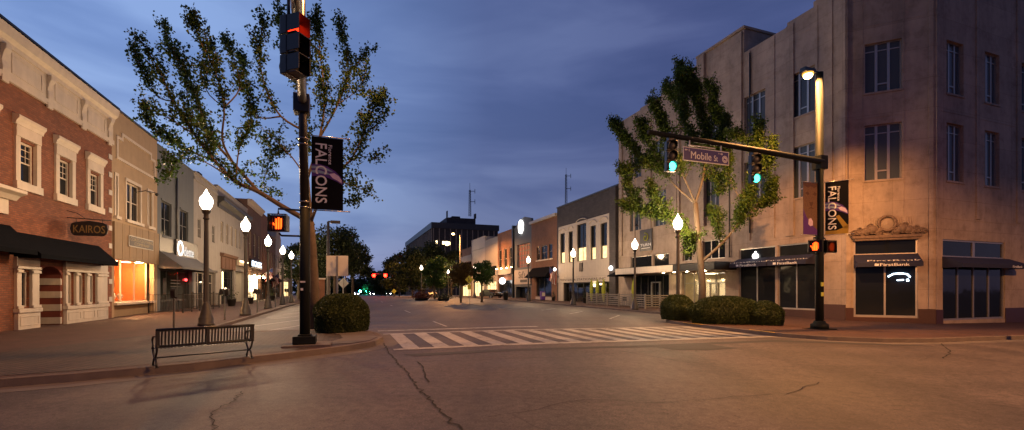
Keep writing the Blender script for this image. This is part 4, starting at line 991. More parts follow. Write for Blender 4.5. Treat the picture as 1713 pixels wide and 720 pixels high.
# ---- brown brick with pale coping
v0, v1 = VR(932), VR(889); F = FRm(v1); Wd = v1-v0; t = F.t
B = bthing('plain brown brick building with pale coping and small triple window', F, 'shop_building')
z0, z1 = F.zz(899, 436), F.zz(899, 413)
ops = [(t(898), t(903.5), z0, z1), (t(905.5), t(915.5), z0, z1), (t(918), t(924), z0, z1), (t(897), t(922.5), .5, F.zz(898, 461))]
facade(B, F, Wd, 11.0, ops, M['brick_orange'])
for i, o in enumerate(ops[:3]): window(B, F, *o, .12, .08, 2 if i == 1 else 1, (.5,), 'metal_dark', 'glass')
s = MB(F); s.box(t(897), t(925), -.1, .05, z0-.15, z0-.01); s.build('sill', M['trim'], B)
window(B, F, *ops[3], .2, .08, 2, (), 'metal_dark', 'glass', name='shop_window')
s = MB(F); s.box(-.15, Wd+.02, -.35, .3, 11.0, 11.35); s.build('coping', M['white'], B)
s = MB(F); s.box(t(896.5), t(923), -.06, -.004, -.5, .45); s.build('stall_riser', M['cream_wall'], B)
awning(B, F, t(891), t(926), F.zz(892, 449), F.zz(892, 462)-.3, 1.2, M['black_matte'], .15)
# ---- grey gabled pub front
v0, v1 = VR(889), VR(860); F = FRm(v1); Wd = v1-v0; t = F.t
B = bthing('grey stone front with lit oval sign above red barred opening', F, 'pub_building')
hi = 12.3
z0, z1 = F.zz(868, 448), F.zz(868, 410)
ops = [(t(865.5), t(887), z0, z1), (t(863), t(887.5), -.2, F.zz(868, 480))]
facade(B, F, Wd, hi-1.2, ops, M['grey_wall'])
s = MB(F); s.prism([(0, hi-1.3), (Wd, hi-1.3), (Wd, hi-.35), (Wd*.62, hi+.25), (Wd*.38, hi+.1), (0, hi-1.1)], -.006, .3); s.build('stepped_gable', M['grey_wall'], B)
s = MB(F); s.quad((ops[0][0],.2,z0),(ops[0][1],.2,z0),(ops[0][1],.2,z1),(ops[0][0],.2,z1)); s.build('red_shutter', M['red_door'], B)
s = MB(F)
for i in range(5): zz_ = z0+(z1-z0)*(i+.5)/5; s.box(ops[0][0], ops[0][1], .1, .15, zz_-.06, zz_+.06)
for i in range(5): xx_ = ops[0][0]+(ops[0][1]-ops[0][0])*(i+.5)/5; s.box(xx_-.05, xx_+.05, .08, .13, z0, z1)
s.build('bars', M['metal_dark'], B)
s = MB(F); zm_ = F.zz(872, 380); xm_ = t(872.5)
s.loc([(xm_+.85*math.cos(a), y, zm_+1.05*math.sin(a)) for y in (-.25, -.02) for a in np.linspace(0, 2*math.pi, 24, endpoint=False)], [tuple(range(24)), tuple(range(47,23,-1))]+[(i, i+24, (i+1)%24+24, (i+1)%24) for i in range(24)])
s.build('oval_sign', M['e_white'], B)
s = MB(F); za_, zb_ = F.zz(868, 476), F.zz(868, 452); s.box(t(862), t(888.5), -.15, -.004, za_, zb_); s1 = s.build('shop_sign', M['cream_wall'], B)
s = MB(F); text(s, "Sid's", t(869), t(880), (za_+zb_)/2-.2, zb_-.25, -.16, bold=.05); s.build('lettering', M['dark_letter'], s1); s = MB(F); s.prism([(t(872), za_+.3), (t(883), za_+.3), (t(883)+.1, za_+.5), (t(883), za_+.7), (t(872), za_+.7), (t(872)-.1, za_+.5)], -.17, -.152); s.build('sign_ribbon', M['dark_letter'], s1)
window(B, F, *ops[1], .8, .15, 2, (.8,), 'black', 'glass', name='shop_window')
s = MB(F); s.box(-.3, .05, -.3, .3, -.5, 11.8); s.build('stone_pier', M['black'], B)
# ---- orange brick with uplights
v0, v1 = VR(860), VR(832.5)
B, F, Wd = row('R', v0, v1, 11.3, 'brick_orange', 'orange brick building with uplit upper windows beside the grey pub front', [(.1,.26),(.42,.58),(.74,.9)], [(.06,.94)], None, zwin=(5.0, 8.4), name='brick_shop')
t = F.t
s = MB(F); s.box(.2, Wd-.2, -.5, -.06, 4.0, 5.0); s.build('shop_sign', M['cream_wall'], B)
for f in (.34, .5-.16+.32, .05, .95):
    s = MB(F); s.lathe([(.12, 5.02), (.14, 5.1)], Wd*f, -.3, 8); s.build('uplight', emit('uplight', (1,.6,.25), 90), B)
s = MB(F); s.ball((Wd*.55, -.7, 2.9), .55); s.build('globe_sign', M['e_white'], B)
s = MB(F); s.box(Wd*.84, Wd*.97, .1, .2, -.2, 2.6); s.build('red_door', M['red_door'], B)
s = MB(F); s.quad((Wd*.2,.35,.6),(Wd*.75,.35,.6),(Wd*.75,.35,2.4),(Wd*.2,.35,2.4)); s.build('lit_panels', M['e_warm'], B)
B, F, Wd = row('R', VR(832.5), VR(811), 10.9, 'white_wall', 'white panelled upper front over brown shop, right of the tan panel front', [(.08,.92)], [(.1,.9)], None, zwin=(4.0, 5.8), fm='brick_brown', gm='glass', name='white_building', shopm='e_warm')
s = MB(F); s.box(.3, Wd-.3, -.05, -.004, 6.3, 6.36); s.box(.3, Wd-.3, -.05, -.004, 9.9, 9.96); s.build('panel_trim', M['white_wall'], B)
B, F, Wd = row('R', VR(811), VR(789), 11.9, 'cream_wall', 'tall blank tan panel front next to the low striped building', [], [(.1,.9)], None, name='white_building', shopm='e_warm', shopz=3.2)
s = MB(F); s.box(.3, Wd-.3, -.05, -.004, 9.6, 9.7); s.box(.3, Wd-.3, -.05, -.004, 5.9, 6.0); s.build('panel_trim', M['white_wall'], B)
B, F, Wd = row('R', VR(789), VR(771), 10.6, 'brick_brown', 'brick-topped low building with white band at far right row end', [(.1,.3),(.4,.6),(.7,.9)], [(.1,.9)], None, zwin=(4.2,5.6), name='row_building', gm='e_warm', shopm='e_warm', shopz=2.8)
s = MB(F); s.box(.05, Wd-.05, -.1, -.004, 7.6, 9.0); s.build('white_band', M['white_wall'], B)
awning(B, F, .2, Wd-.2, 7.5, 6.0, 1.2, M['black_matte'], .2)
# ---- far dark tower
DT = 170.0
Tt = Frame(K(723)*DT, DT, 20)
B = bthing('large dark office block with rooftop plant behind the right-hand row', Tt, 'office_block')
wt = Tt.t(833)
zt = EYE+(HZ-372)/F_PX*DT
s = MB(Tt); s.box(0, wt, 0, 80, -8, zt-2.2); s.build('wall', M['brick_dark'], B)
s = MB(Tt); s.box(-.4, wt+.4, -.4, 80.4, zt-2.19, zt); s.build('roof', M['metal_dark'], B)
s = MB(Tt)
for i in range(12): s.box(wt*(i+.15)/12, wt*(i+.3)/12, -.25, -.01, -6, zt-2.3)
for i in range(24): s.box(-.25, -.01, 80*(i+.15)/24, 80*(i+.3)/24, -6, zt-2.3)
s.build('fins', M['concrete'], B)
s = MB(Tt); s.box(Tt.t(750), Tt.t(799), 3, 25, zt+.01, zt+2.6); s.box(Tt.t(764), Tt.t(778), 8, 18, zt+2.61, zt+4); s.box(Tt.t(797), Tt.t(799), 2, 4, zt+2.6, zt+4.5); s.box(Tt.t(750), Tt.t(751), 2, 4, zt+2.6, zt+5); s.build('rooftop_plant', M['brick_dark'], B)
for a, b_, y0_, y1_ in ((729,731.5,403,408),(740,744,404,409),(744.8,750,404,411),(750.8,754,405,410)):
    s = MB(Tt); s.box(Tt.t(a), Tt.t(b_), -.06, -.02, Tt.zz(a, y1_), Tt.zz(a, y0_)); s.build('window', M['e_warm_hi'], B)
# masts
def lattice(name, px, ytop, ybot, D, label, w=.5):
    p = at(px, ytop, D); q = at(px, ybot, D); T = thing(name, label, 'antenna', q.x, q.y, q.z, group='lattice masts on the skyline')
    s = MB()
    for dx, dy in ((-w/2, 0), (w/2, 0), (0, w*.8)): s.tube([(q.x+dx, q.y+dy, q.z), (p.x+dx*.6, p.y+dy*.6, p.z)], w*.12, 5, world=True)
    n = 22
    for i in range(n):
        za, zb_ = q.z+(p.z-q.z)*i/n, q.z+(p.z-q.z)*(i+1)/n; sgn = 1 if i % 2 else -1
        s.tube([(q.x-sgn*w/2, q.y, za), (q.x+sgn*w/2, q.y, zb_)], w*.07, 4, world=True)
    s.tube([(p.x, p.y, p.z), (p.x, p.y, p.z+w*3)], w*.08, 4, world=True)
    s.build('lattice', M['metal_dark'], T)
    s = MB()
    for f in (.55, .95):
        z = q.z+(p.z-q.z)*f; s.tube([(q.x, q.y, z), (q.x+w*2.2, q.y, z)], w*.12, 4, world=True); s.tube([(q.x+w*2.2, q.y, z-w), (q.x+w*2.2, q.y, z+w)], w*.12, 4, world=True)
    s.build_each('aerial', M['metal_dark'], T)
lattice('radio_mast', 786, 318, 362, 178, 'lattice radio mast on the dark office block roof', .9)
lattice('radio_mast', 947, 292, 345, 75, 'thin lattice mast rising behind the stationers parapet', .35)
# ================================================================ STREET FURNITURE
def gnd(x, y, on=True): return gz(x, y)+(SW if on else 0)
# ---- acorn lamp post, built at the origin and copied
def make_lamp():
    T = thing('street_lamp', 'x', 'street lamp', 0, 0, 0)
    s = MB(); s.lathe([(.29,0),(.29,.1),(.26,.12),(.27,.3),(.24,.34),(.2,.5),(.15,.68),(.13,.8),(.105,.86),(.11,.95)], n=16); s.build('base', M['metal_dark'], T)
    s = MB(); s.lathe([(.095,.95),(.088,2.4),(.075,4.2)], n=20, flute=.1, smooth=False); s.build('pole', M['metal_dark'], T)
    s = MB(); s.lathe([(.08,4.2),(.12,4.25),(.085,4.3),(.085,4.42),(.15,4.5),(.17,4.58),(.13,4.62)], n=16); s.build('collar', M['metal_dark'], T)
    s = MB(); s.lathe([(.12,4.63),(.2,4.75),(.235,4.92),(.215,5.06),(.13,5.17),(.1,5.2),(.1,5.23),(.03,5.36),(.015,5.42)], n=18); s.build('globe', M['e_lamp'], T)
    bulb(T, 0, 0, 4.9, LAMP_W, (1,.66,.36), rad=.21)
    return T
lamp0 = make_lamp(); first = True
def lamp(x, y, label, group):
    global first
    z = gnd(x, y)
    if first: o = lamp0; o.location = (x, y, z); o['label'] = label; first = False
    else: o = dup(lamp0, x, y, z, label)
    o['group'] = group; return o
def lamp_px(px, h, label, group='globe street lamps along the kerbs'):
    D = F_PX*5.42/h; lamp(K(px)*D, D, label, group)
for a in ((345,228,'nearest globe lamp on the left pavement, behind the bench'), (411,165,'second globe lamp along the left kerb, before the white building'),
          (448.5,123,'third globe lamp along the left kerb, before the pink brick building'), (473,99,'fourth globe lamp on the left kerb, its head whitest beside the walk signal'),
          (487.5,86,'fifth globe lamp on the left kerb, nearest the flags'), (498,47,'small far globe lamp seen beside the dark signal pole'),
          (1134,177,'globe lamp in front of the clipped bushes at the bank corner'), (1062,119,'globe lamp in front of the patio fence and bank awning'),
          (959,94,'globe lamp in front of the white stationers'), (884,75,'globe lamp in front of the grey pub front'),
          (750,44,'far globe lamp left of the small orange-lit trees'), (755,34,'far globe lamp just right of the trees before the office block'), (705,54,'globe lamp shining in front of the far dark trees'), (794,55,'globe lamp rising out of the small orange-lit tree'),
          (668,27,'tiny far globe lamp below the red signals'), (728,40,'far globe lamp between dark tree trunks'),(695,22,'very distant globe lamp right of the red signals'),(742,30,'distant globe lamp close left of the lamp by the small trees'),(812,42,'far globe lamp at the right side of the small green-leaved tree')): lamp_px(*a)
# ---- signal poles
def signal_head(F, x, y, z, lit, name='signal_head', parent=None, facing=-90, size=1.0):
    """3-section head centred on x,y with its top at z; facing = world angle of the lens direction"""
    p = F.p(x, y, z); Hd = Frame(p.x, p.y, facing+90, p.z)   # frame y axis points away from the lens
    s = MB(Hd); h = .36*size; w = .36*size
    for i in range(3): s.box(-w/2+.005*(i == 1), w/2-.005*(i == 1), -.0, .2*size, -(i+1)*h+.006, -i*h-.006)
    s.box(-w*.3, w*.3, .0, .16, -.0, .1)
    hd = s.build(name, M['black'], parent, .015)
    for i in range(3):
        zc = -(i+.5)*h; r = .15*size
        v = MB(Hd); n = 18; a0, a1 = R(-50), R(230); L_ = .2*size; vs = []
        for j in range(n+1):
            a = a0+(a1-a0)*j/n; cut = L_*(.55+.45*max(0, math.sin(a)))
            vs += [(r*1.07*math.cos(a), -.001, zc+r*1.07*math.sin(a)), (r*1.07*math.cos(a), -cut, zc+r*1.07*math.sin(a)), (r*.99*math.cos(a), -cut, zc+r*.99*math.sin(a)), (r*.99*math.cos(a), -.001, zc+r*.99*math.sin(a))]
        v.loc(vs, [q for j in range(n) for q in ((j*4, j*4+4, j*4+5, j*4+1), (j*4+1, j*4+5, j*4+6, j*4+2), (j*4+2, j*4+6, j*4+7, j*4+3))], True)
        vz = v.build('visor', M['black'], hd)
        l = MB(Hd); col = lit if (lit == 'e_green' and i == 2) or (lit.startswith('e_red') and i == 0) else 'metal_dark'
        l.loc([(0, -.13*size, zc)]+[(r*1.04*math.cos(a), -.01, zc+r*1.04*math.sin(a)) for a in np.linspace(0, 2*math.pi, 20, endpoint=False)], [(0, j+1, (j+1)%20+1) for j in range(20)], True)
        l.build('lens', M[col], hd)
    return hd
def square_head(F, x, y, z, facing, parent):
    p = F.p(x, y, z); Hd = Frame(p.x, p.y, facing+90, p.z); h = .345; w = .3
    s = MB(Hd)
    for i in range(3):
        s.box(-w/2, w/2, .0, .15, -(i+1)*h+.008, -i*h-.008); s.lathe([(.11, -(i+.5)*h-.1), (.13, -(i+.5)*h), (.11, -(i+.5)*h+.1)], 0, .14, 12)
    s.tube([(0,.1,-.02),(0,.1,.62)], .03); hd = s.build('signal_head', M['black'], parent, .02)
    for i in range(3):
        z1, z0 = -i*h-.02, -(i+1)*h+.02; a, b_ = -w/2+.01, w/2-.01; v = MB(Hd); L_ = .27; t_ = .012
        v.box(a, b_, -L_, -.001, z1-t_, z1); v.box(a, a+t_, -L_, -.001, z0+.03, z1-t_-.001); v.box(b_-t_, b_, -L_*.95, -.001, z0, z1-t_-.001); v.box(a+t_+.001, b_-t_-.001, -L_*.7, -.001, z0, z0+t_)
        v.build('visor', M['black'], hd)
        g = MB(Hd); g.box(a+.03, b_-.03, -.02, -.002, z0+.03, z1-.03); g.build('lens', M['e_red' if i == 0 else 'metal_dark'], hd)
def ped_head(F, x, y, z, facing, parent, lit='e_amber', k=1.0):
    p = F.p(x, y, z); Hd = SFrame(p.x, p.y, facing+90, p.z); Hd.k = k; s = MB(Hd)
    s.box(-.23, .23, 0, .22, -.23, .23); s.box(-.25, .25, -.16, -.001, .235, .25); s.box(-.25, -.235, -.16, 0, -.24, .235); s.box(.235, .25, -.16, 0, -.24, .235); s.box(-.25, .25, -.1, -.001, -.25, -.235)
    hd = s.build('walk_signal', M['black'], parent, .012)
    g = MB(Hd)   # raised hand
    g.prism([(-.09,-.17),(.07,-.17),(.1,-.08),(.1,.02),(-.08,.02),(-.1,-.08)], -.03, -.012)
    for i, l in enumerate((.1,.135,.14,.11)): g.box(-.08+i*.047, -.044+i*.047, -.03, -.012, .022, .022+l)
    g.prism([(-.1,-.08),(-.17,.0),(-.15,.03),(-.1,-.03)], -.03, -.012)
    g.build('raised_hand', M[lit], hd)
    b = MB(Hd)
    for i in range(7): b.box(-.2+i*.066, -.195+i*.066, -.12, -.05, -.22, .22)
    b.build('louvre', M['black'], hd)
    return hd
def luminaire(F, x, y, z, dirx, lit, parent, arm=.6, mat='black', power=1500, br=.13):
    s = MB(F); s.box(x, x+dirx*arm, y-.04, y+.04, z-.05, z+.05); s.xprism([(y-.14, z-.1), (y+.14, z-.1), (y+.11, z+.08), (y-.11, z+.08)], x+dirx*arm, x+dirx*(arm+.6)); h = s.build('lamp_head', M[mat], parent, .01)
    if lit:
        xc = x+dirx*(arm+.3); s = MB(F); s.lathe([(.21, z-.15), (.2, z-.101)], xc, y, 16); s.build('reflector', M['e_bowl'], h)
        s = MB(F); s.ball((xc, y, z-.2), br, 12, 8, .8); s.build('lens', M[lit], h)
        bulb(parent, xc, y, z-.22, power, (1,.42,.12), True)
    return h
# ---- right signal pole
px_, py_ = K(1371)*18.6, 18.6; zg = gnd(px_, py_); A = Frame(px_, py_, 20, zg)
T = thing('signal_pole', 'dark signal mast at the bank corner with two green lights and street name sign', 'signal mast', px_, py_, zg, 20)
ztop = EYE+(HZ-122)/F_PX*18.6-zg
s = MB(A); s.box(-.42, .42, -.42, .42, -.05, .03); s.lathe([(.33,.03),(.33,.2),(.24,.24),(.2,.34)], n=16); s.build('base', M['pole_green'], T)
s = MB(A); s.lathe([(.15,.3),(.15,3.6),(.135,ztop)], n=16); s.build('pole', M['pole_green'], T)
luminaire(A, -.0, 0, ztop-.02, -1, 'e_sodium', T, .36, br=.17, power=POLE_W)
k = K(1081); d = (-COS, -SIN)      # far end of the arm on the across-street line through the pole
tt = (px_-k*py_)/(COS-k*SIN); za0 = EYE+(HZ-272)/F_PX*py_-zg; Yend = py_-tt*SIN; za1 = EYE+(HZ-223)/F_PX*Yend-zg
s = MB(A); s.tube([(0,-.12,za0),(-tt*.33,-.12,za0+(za1-za0)*.36),(-tt*.66,-.12,za0+(za1-za0)*.7),(-tt,-.12,za1)], [.125,.11,.095,.08], 14); arm_ = s.build('mast_arm', M['pole_green'], T)
s = MB(A); s.box(-.2, .2, -.22, .2, za0-.3, za0+.25); s.build('arm_clamp', M['pole_green'], T, .02)
for pxs in (1122, 1262):
    kk = K(pxs-3); ta = (px_-kk*py_)/(COS-kk*SIN); zz_ = za0+(za1-za0)*ta/tt
    s = MB(A); s.box(-ta-.03, -ta+.03, -.13, .1, zz_-.35, zz_+.14); s.build('hanger', M['black'], arm_)
    signal_head(A, -ta, -.15, zz_-.17, 'e_green', parent=T, facing=-82)
NF = Frame(*A.p(0, -.18)[:2], 20)
x0, zt = NF.tz(1142.5, 245); x1 = NF.t(1219); zb = NF.zz(1142.5, 268.5)
s = MB(NF); s.box(x0, x1, -.012, .012, zb, zt); sg = s.build('street_name_sign', M['white_letter'], T)
s = MB(NF); s.box(x0+.03, x1-.03, -.016, -.0125, zb+.03, zt-.03); s.build('sign_face', M['sign_purple'], sg)
wS = x1-x0; hS = zt-zb
s = MB(NF); text(s, 'Mobile', x0+wS*.16, x0+wS*.6, zb+hS*.2, zb+hS*.72, -.019, bold=.008); text(s, 'St', x0+wS*.66, x0+wS*.745, zb+hS*.2, zb+hS*.62, -.019, bold=.006)
text(s, 'E', x0+wS*.115, x0+wS*.14, zb+hS*.7, zb+hS*.86, -.019); text(s, 'W', x0+wS*.75, x0+wS*.785, zb+hS*.72, zb+hS*.86, -.019)
for xa, sx in ((x0+wS*.03, 1), (x0+wS*.86, -1)): s.loc([(xa, -.019, zb+hS*.78), (xa+sx*.06, -.019, zb+hS*.88), (xa+sx*.06, -.019, zb+hS*.81), (xa+sx*.12, -.019, zb+hS*.81), (xa+sx*.12, -.019, zb+hS*.75), (xa+sx*.06, -.019, zb+hS*.75), (xa+sx*.06, -.019, zb+hS*.68)], [tuple(range(7))])
xc, zc = x0+wS*.905, zb+hS*.42; s.loc([(xc+.13*math.cos(a), -.019, zc+.13*math.sin(a)) for a in np.linspace(0, 2*math.pi, 24, endpoint=False)], [tuple(range(24))]); s.build('lettering', M['white_letter'], sg)
s = MB(NF); n = 24; s.loc([(xc+r*math.cos(a), -.022, zc+r*math.sin(a)) for r in (.1,.085) for a in np.linspace(0, 2*math.pi, n, endpoint=False)], [(i, (i+1)%n, (i+1)%n+n, i+n) for i in range(n)]); s.prism([(xc-.06,zc-.03),(xc+.05,zc-.045),(xc+.06,zc+.01),(xc+.01,zc+.01),(xc,zc+.035),(xc-.05,zc+.03)], -.024, -.02); s.build('round_emblem', M['purple'], sg)
s = MB(NF)
for x in (x0+.3, x1-.35): s.box(x-.02, x+.02, -.0, .03, zt, zt+.25)
s.box(x0+.25, x1-.6, .02, .05, zt+.06, zt+.1); s.build('sign_bracket', M['galv'], sg)
for xo, fc in ((-.42, -118), (.36, -76)):
    hz = EYE+(HZ-413)/F_PX*py_-zg
    ped_head(A, xo, -.12, hz, fc, T)
    s = MB(A); s.tube([(0,0,hz+.33),(xo*.8,0,hz+.36),(xo*.9,-.05,hz+.22)], .025); s.tube([(0,0,hz-.28),(xo*.8,0,hz-.3),(xo*.9,-.05,hz-.2)], .025); s.build_each('signal_bracket', M['black'], T)
s = MB(A)
for z in (1.35, 1.75): s.box(-.12, -.02, -.19, -.14, z, z+.16)
s.build('push_button', M['yellow_sign'], T)
# banners: lion (facing left) and falcons
def waved(mb, pts, faces, amp=.03, f=2.2, lean=0.0):
    pass
def banner_cloth(F, x0, x1, z0, z1, sag=.04, n=14, wav=.035, flare=0.0):
    s = MB(F); vs = []
    for j in range(n+1):
        for i in range(9):
            x = x0+(x1-x0)*i/8; z = z0+(z1-z0)*j/n; y = wav*math.sin(i*.9+j*.5)*math.sin(math.pi*j/n)
            vs.append((x+flare*math.sin(math.pi*(1-j/n))*(i/8), y, z))
    s.loc(vs, [(j*9+i, j*9+i+1, (j+1)*9+i+1, (j+1)*9+i) for j in range(n) for i in range(8)], True); return s
def swoosh(mb, pts, y):   # closed outline (x,z)
    mb.loc([(p[0], y, p[1]) for p in pts], [tuple(range(len(pts)))])
def falcons(Fb, x0, x1, z0, z1, label, gold=False, pole=0.0):
    p = Fb.p(0, 0); T = thing('pole_banner', label, 'banner', p.x, p.y, (z0+z1)/2, math.degrees(Fb.a), 'banners hung on the signal poles')
    w, h = x1-x0, z1-z0; yf = -.045
    cl = MB(Fb); cl.box(x0, x1, -.006, .006, z0, z1); cl.build('cloth', M['banner_black'], T)
    P = lambda a, b: (x0+w*a, z1-h*b)
    e = MB(Fb); swoosh(e, [P(.0,.38),(P(.25,.375)),(P(.5,.40)),(P(.75,.46)),(P(.92,.53)),(P(1.0,.60)),(P(.97,.64)),(P(.8,.6)),(P(.55,.56)),(P(.3,.53)),(P(.0,.55))], -.0085); e.build('emblem_back', M['purple'], T)
    e = MB(Fb); swoosh(e, [P(.0,.405),P(.28,.4),P(.52,.43),P(.7,.475),P(.5,.46),P(.25,.435),P(0,.44)], -.0105); swoosh(e, [P(.0,.465),P(.25,.46),P(.5,.485),P(.66,.52),P(.4,.505),P(0,.495)], -.0105); e.build('emblem_feathers', M['teal_print'], T)
    e = MB(Fb); swoosh(e, [P(.55,.50),P(.72,.485),P(.86,.52),P(.95,.575),P(.96,.62),P(.82,.585),P(.66,.555)], -.0115); e.build('emblem_head', M['lilac'], T)
    if gold:
        e = MB(Fb); swoosh(e, [P(0,1.0),P(.0,.93),P(.5,.93),P(.8,.88),P(1,.82),P(1,1)], -.0085); swoosh(e, [P(.45,.66),P(.6,.64),P(1,.86),P(1,.9),P(.8,.9)], -.0085); e.build('gold_swash', M['yellow_print'], T)
    t_ = MB(Fb); 
    text(t_, 'FALCONS', x0+w*.12, x0+w*.47, z0+h*.09, z1-h*.09, -.0135, rot=True, bold=.014)
    text(t_, 'Florence', x0+w*.53, x0+w*.64, z1-h*.37, z1-h*.1, -.0135, rot=True, bold=.006); t_.build('lettering', M['white_letter'], T)
    b = MB(Fb)
    for z in (z0-.02, z1+.02): b.tube([(pole, 0, z), (x1+.16*(1 if x1 > x0 else -1), 0, z)], .014); b.ball((x1+.16, 0, z), .02, 8, 6)
    b.build_each('bracket_rod', M['steel'], T); return T
Bf = Frame(px_, py_, -38)
x0 = Bf.t(1380.5); x1 = x0+.76
falcons(Bf, x0, x1, Bf.zz(1380.5, 393), Bf.zz(1380.5, 306), 'black FALCONS banner with gold corner on the right-hand signal pole', True)
Bl = Frame(px_, py_, 20); x1 = Bl.t(1369.5)-.02; x0 = Bl.t(1343.5); z0, z1 = Bl.zz(1344, 392), Bl.zz(1344, 305)
T2 = thing('pole_banner', 'banner printed with a lion face over purple, left side of the bank corner pole', 'banner', px_, py_, (z0+z1)/2, 20, 'banners hung on the signal poles')
w, h = x1-x0, z1-z0; s = MB(Bl); s.box(x0, x1, -.006, .006, z0, z1); s.build('cloth', M['fur'], T2)
P = lambda a, b: (x0+w*a, z1-h*b)
s = MB(Bl); swoosh(s, [P(0,.5),P(.2,.66),P(.6,.82),P(1,.93),P(1,1),P(0,1)], -.009); s.build('purple_print', M['purple'], T2)
s = MB(Bl); swoosh(s, [P(.35,.7),P(.5,.68),P(.62,.74),P(.62,.82),P(.45,.84),P(.32,.8)], -.011); s.build('print_patch', M['lilac'], T2)
s = MB(Bl)
for q in ([P(.12,.2),P(.3,.17),P(.42,.22),P(.28,.245)], [P(.62,.22),P(.74,.17),P(.92,.2),P(.78,.245)], [P(.38,.37),P(.66,.37),P(.6,.43),P(.52,.46),P(.44,.43)], [P(.3,.5),P(.5,.47),P(.54,.47),P(.74,.5),P(.54,.495),P(.5,.495)], [P(0,0),P(1,0),P(1,.04),P(.7,.1),P(.5,.06),P(.3,.1),P(0,.05)], [P(.505,.44),P(.53,.44),P(.53,.49),P(.505,.49)]): swoosh(s, q, -.0095)
s.build_each('face_print', M['fur_dark'], T2)
s = MB(Bl)
for z in (z0-.02, z1+.02): s.tube([(0, 0, z), (x0-.1, 0, z)], .014)
s.build_each('bracket_rod', M['steel'], T2)
# ---- left signal pole
D_ = 11.7; lx, ly = K(510)*D_, D_; zg = gnd(lx, ly); A = Frame(lx, ly, 20, zg)
T = thing('signal_pole', 'near left signal mast with red signal overhead and lit walk hand', 'signal mast', lx, ly, zg, 20)
s = MB(A); s.box(-.5, .62, -.42, .42, -.04, .05); s.build('footing', M['kerb'], T)
s = MB(A); s.box(-.27, .27, -.25, .25, .05, .26); s.box(-.16, .16, -.16, .16, .26, .3); s.build('base', M['pole_green'], T, .02)
z345 = EYE+(HZ-347)/F_PX*D_-zg; zarm = EYE+(HZ-172)/F_PX*D_-zg
s = MB(A); s.lathe([(.125,.29),(.122,z345)], n=14); s.build('lower_pole', M['pole_green'], T)
lean = -.10
s = MB(A); s.tube([(0,0,z345-.01),(lean*.55,0,zarm),(lean,0,zarm+5.0)], [.112,.1,.085], 14); s.build('upper_pole', M['black'], T)
s = MB(A)
for z in (z345-.02, z345+.12, zarm-.95, zarm-1.1): s.lathe([(.135,z),(.135,z+.025)], lean*.3 if z > z345+1 else 0, 0, 16)
s.build('strap', M['steel'], T)
s = MB(A); s.box(-.21+lean*.5, .17+lean*.5, -.2, .18, zarm-.3, zarm+.17); s.build('arm_clamp', M['black'], T, .02)
arm_pts = [(lean*.5, -.15, zarm), (lean*.5+.12, -2.2, zarm+.1), (lean*.5+.24, -4.2, zarm+.16), (lean*.5+.42, -7.5, zarm+.22)]
s = MB(A); s.tube(arm_pts, [.1,.095,.085,.07], 14); s.build('mast_arm', M['galv'], T)
luminaire(A, lean, 0, zarm+4.95, 1, 'e_sodium', T, .7, power=LEFT_W)
# red signal hanging beneath the arm: find where the ray through the head meets the arm plane
kk = K(494); best = min((abs((lambda p: p.x-kk*p.y)(A.p(lean*.5-.04, -q*.05))), q*.05) for q in range(20, 150))[1]
best = 3.95
pz = zarm+.3
hy = A.p(0, -best).y; zt_ = EYE+(HZ-28)/F_PX*hy-zg
kk = K(490); xs_ = min((abs(A.p(q*.01, -best).x-kk*A.p(q*.01, -best).y), q*.01) for q in range(-100, 150))[1]; print('sig', xs_)
square_head(A, xs_, -best, zt_, -20, T)
ph = EYE+(HZ-376)/F_PX*D_-zg
ped_head(A, -.6, -.06, ph, -82, T, k=.88)
s = MB(A); s.tube([(0,0,ph+.36),(-.62,.06,ph+.38),(-.62,.06,ph+.24)], .025); s.tube([(0,0,ph-.3),(-.55,.06,ph-.3),(-.6,.06,ph-.24)], .025); s.build_each('signal_bracket', M['black'], T)
s = MB(A); s.box(-.09, -.03, -.135, -.12, 1.42, 1.48); s.box(-.1, .02, -.13, -.12, 1.62, 1.66); s.build('sticker', M['white_letter'], T)
Bf = Frame(lx, ly, 20); x0 = Bf.t(521); x1 = Bf.t(574); falcons(Bf, x0, x1, Bf.zz(521, 350), Bf.zz(521, 228), 'black FALCONS banner on the near left signal pole in front of the tree')
# the street light at the corner behind the viewer that lights the junction
for i, (u, v, a) in enumerate(((21.0,-5.0,20),)):
    x, y = W(u, v); A = Frame(x, y, a, gnd(x, y))
    T = thing('street_light', 'tall black street light at the right corner behind the viewer', 'street light', x, y, gnd(x, y), a)
    s = MB(A); s.lathe([(.27,0),(.27,.2),(.15,.25),(.1,10.4)], n=14); s.build('pole', M['black'], T); luminaire(A, 0, 0, 10.4, -1, 'e_sodium', T, 1.6, power=BEHIND_W)
x, y = K(1752)*15.5, 15.5; zq = gnd(x, y); A = Frame(x, y, 20, zq)  # mast added out of view; its red lens tints the bank's side wall
T = thing('signal_pole', 'added signal mast, unseen past the right edge, throwing red on the bank side wall', 'signal mast', x, y, zq, 20)
s = MB(A); s.lathe([(.2,0),(.14,.3),(.1,6.5)], n=12); s.build('pole', M['black'], T); signal_head(A, -.3, -.1, 6.2, 'e_red_fill', parent=T, facing=95)
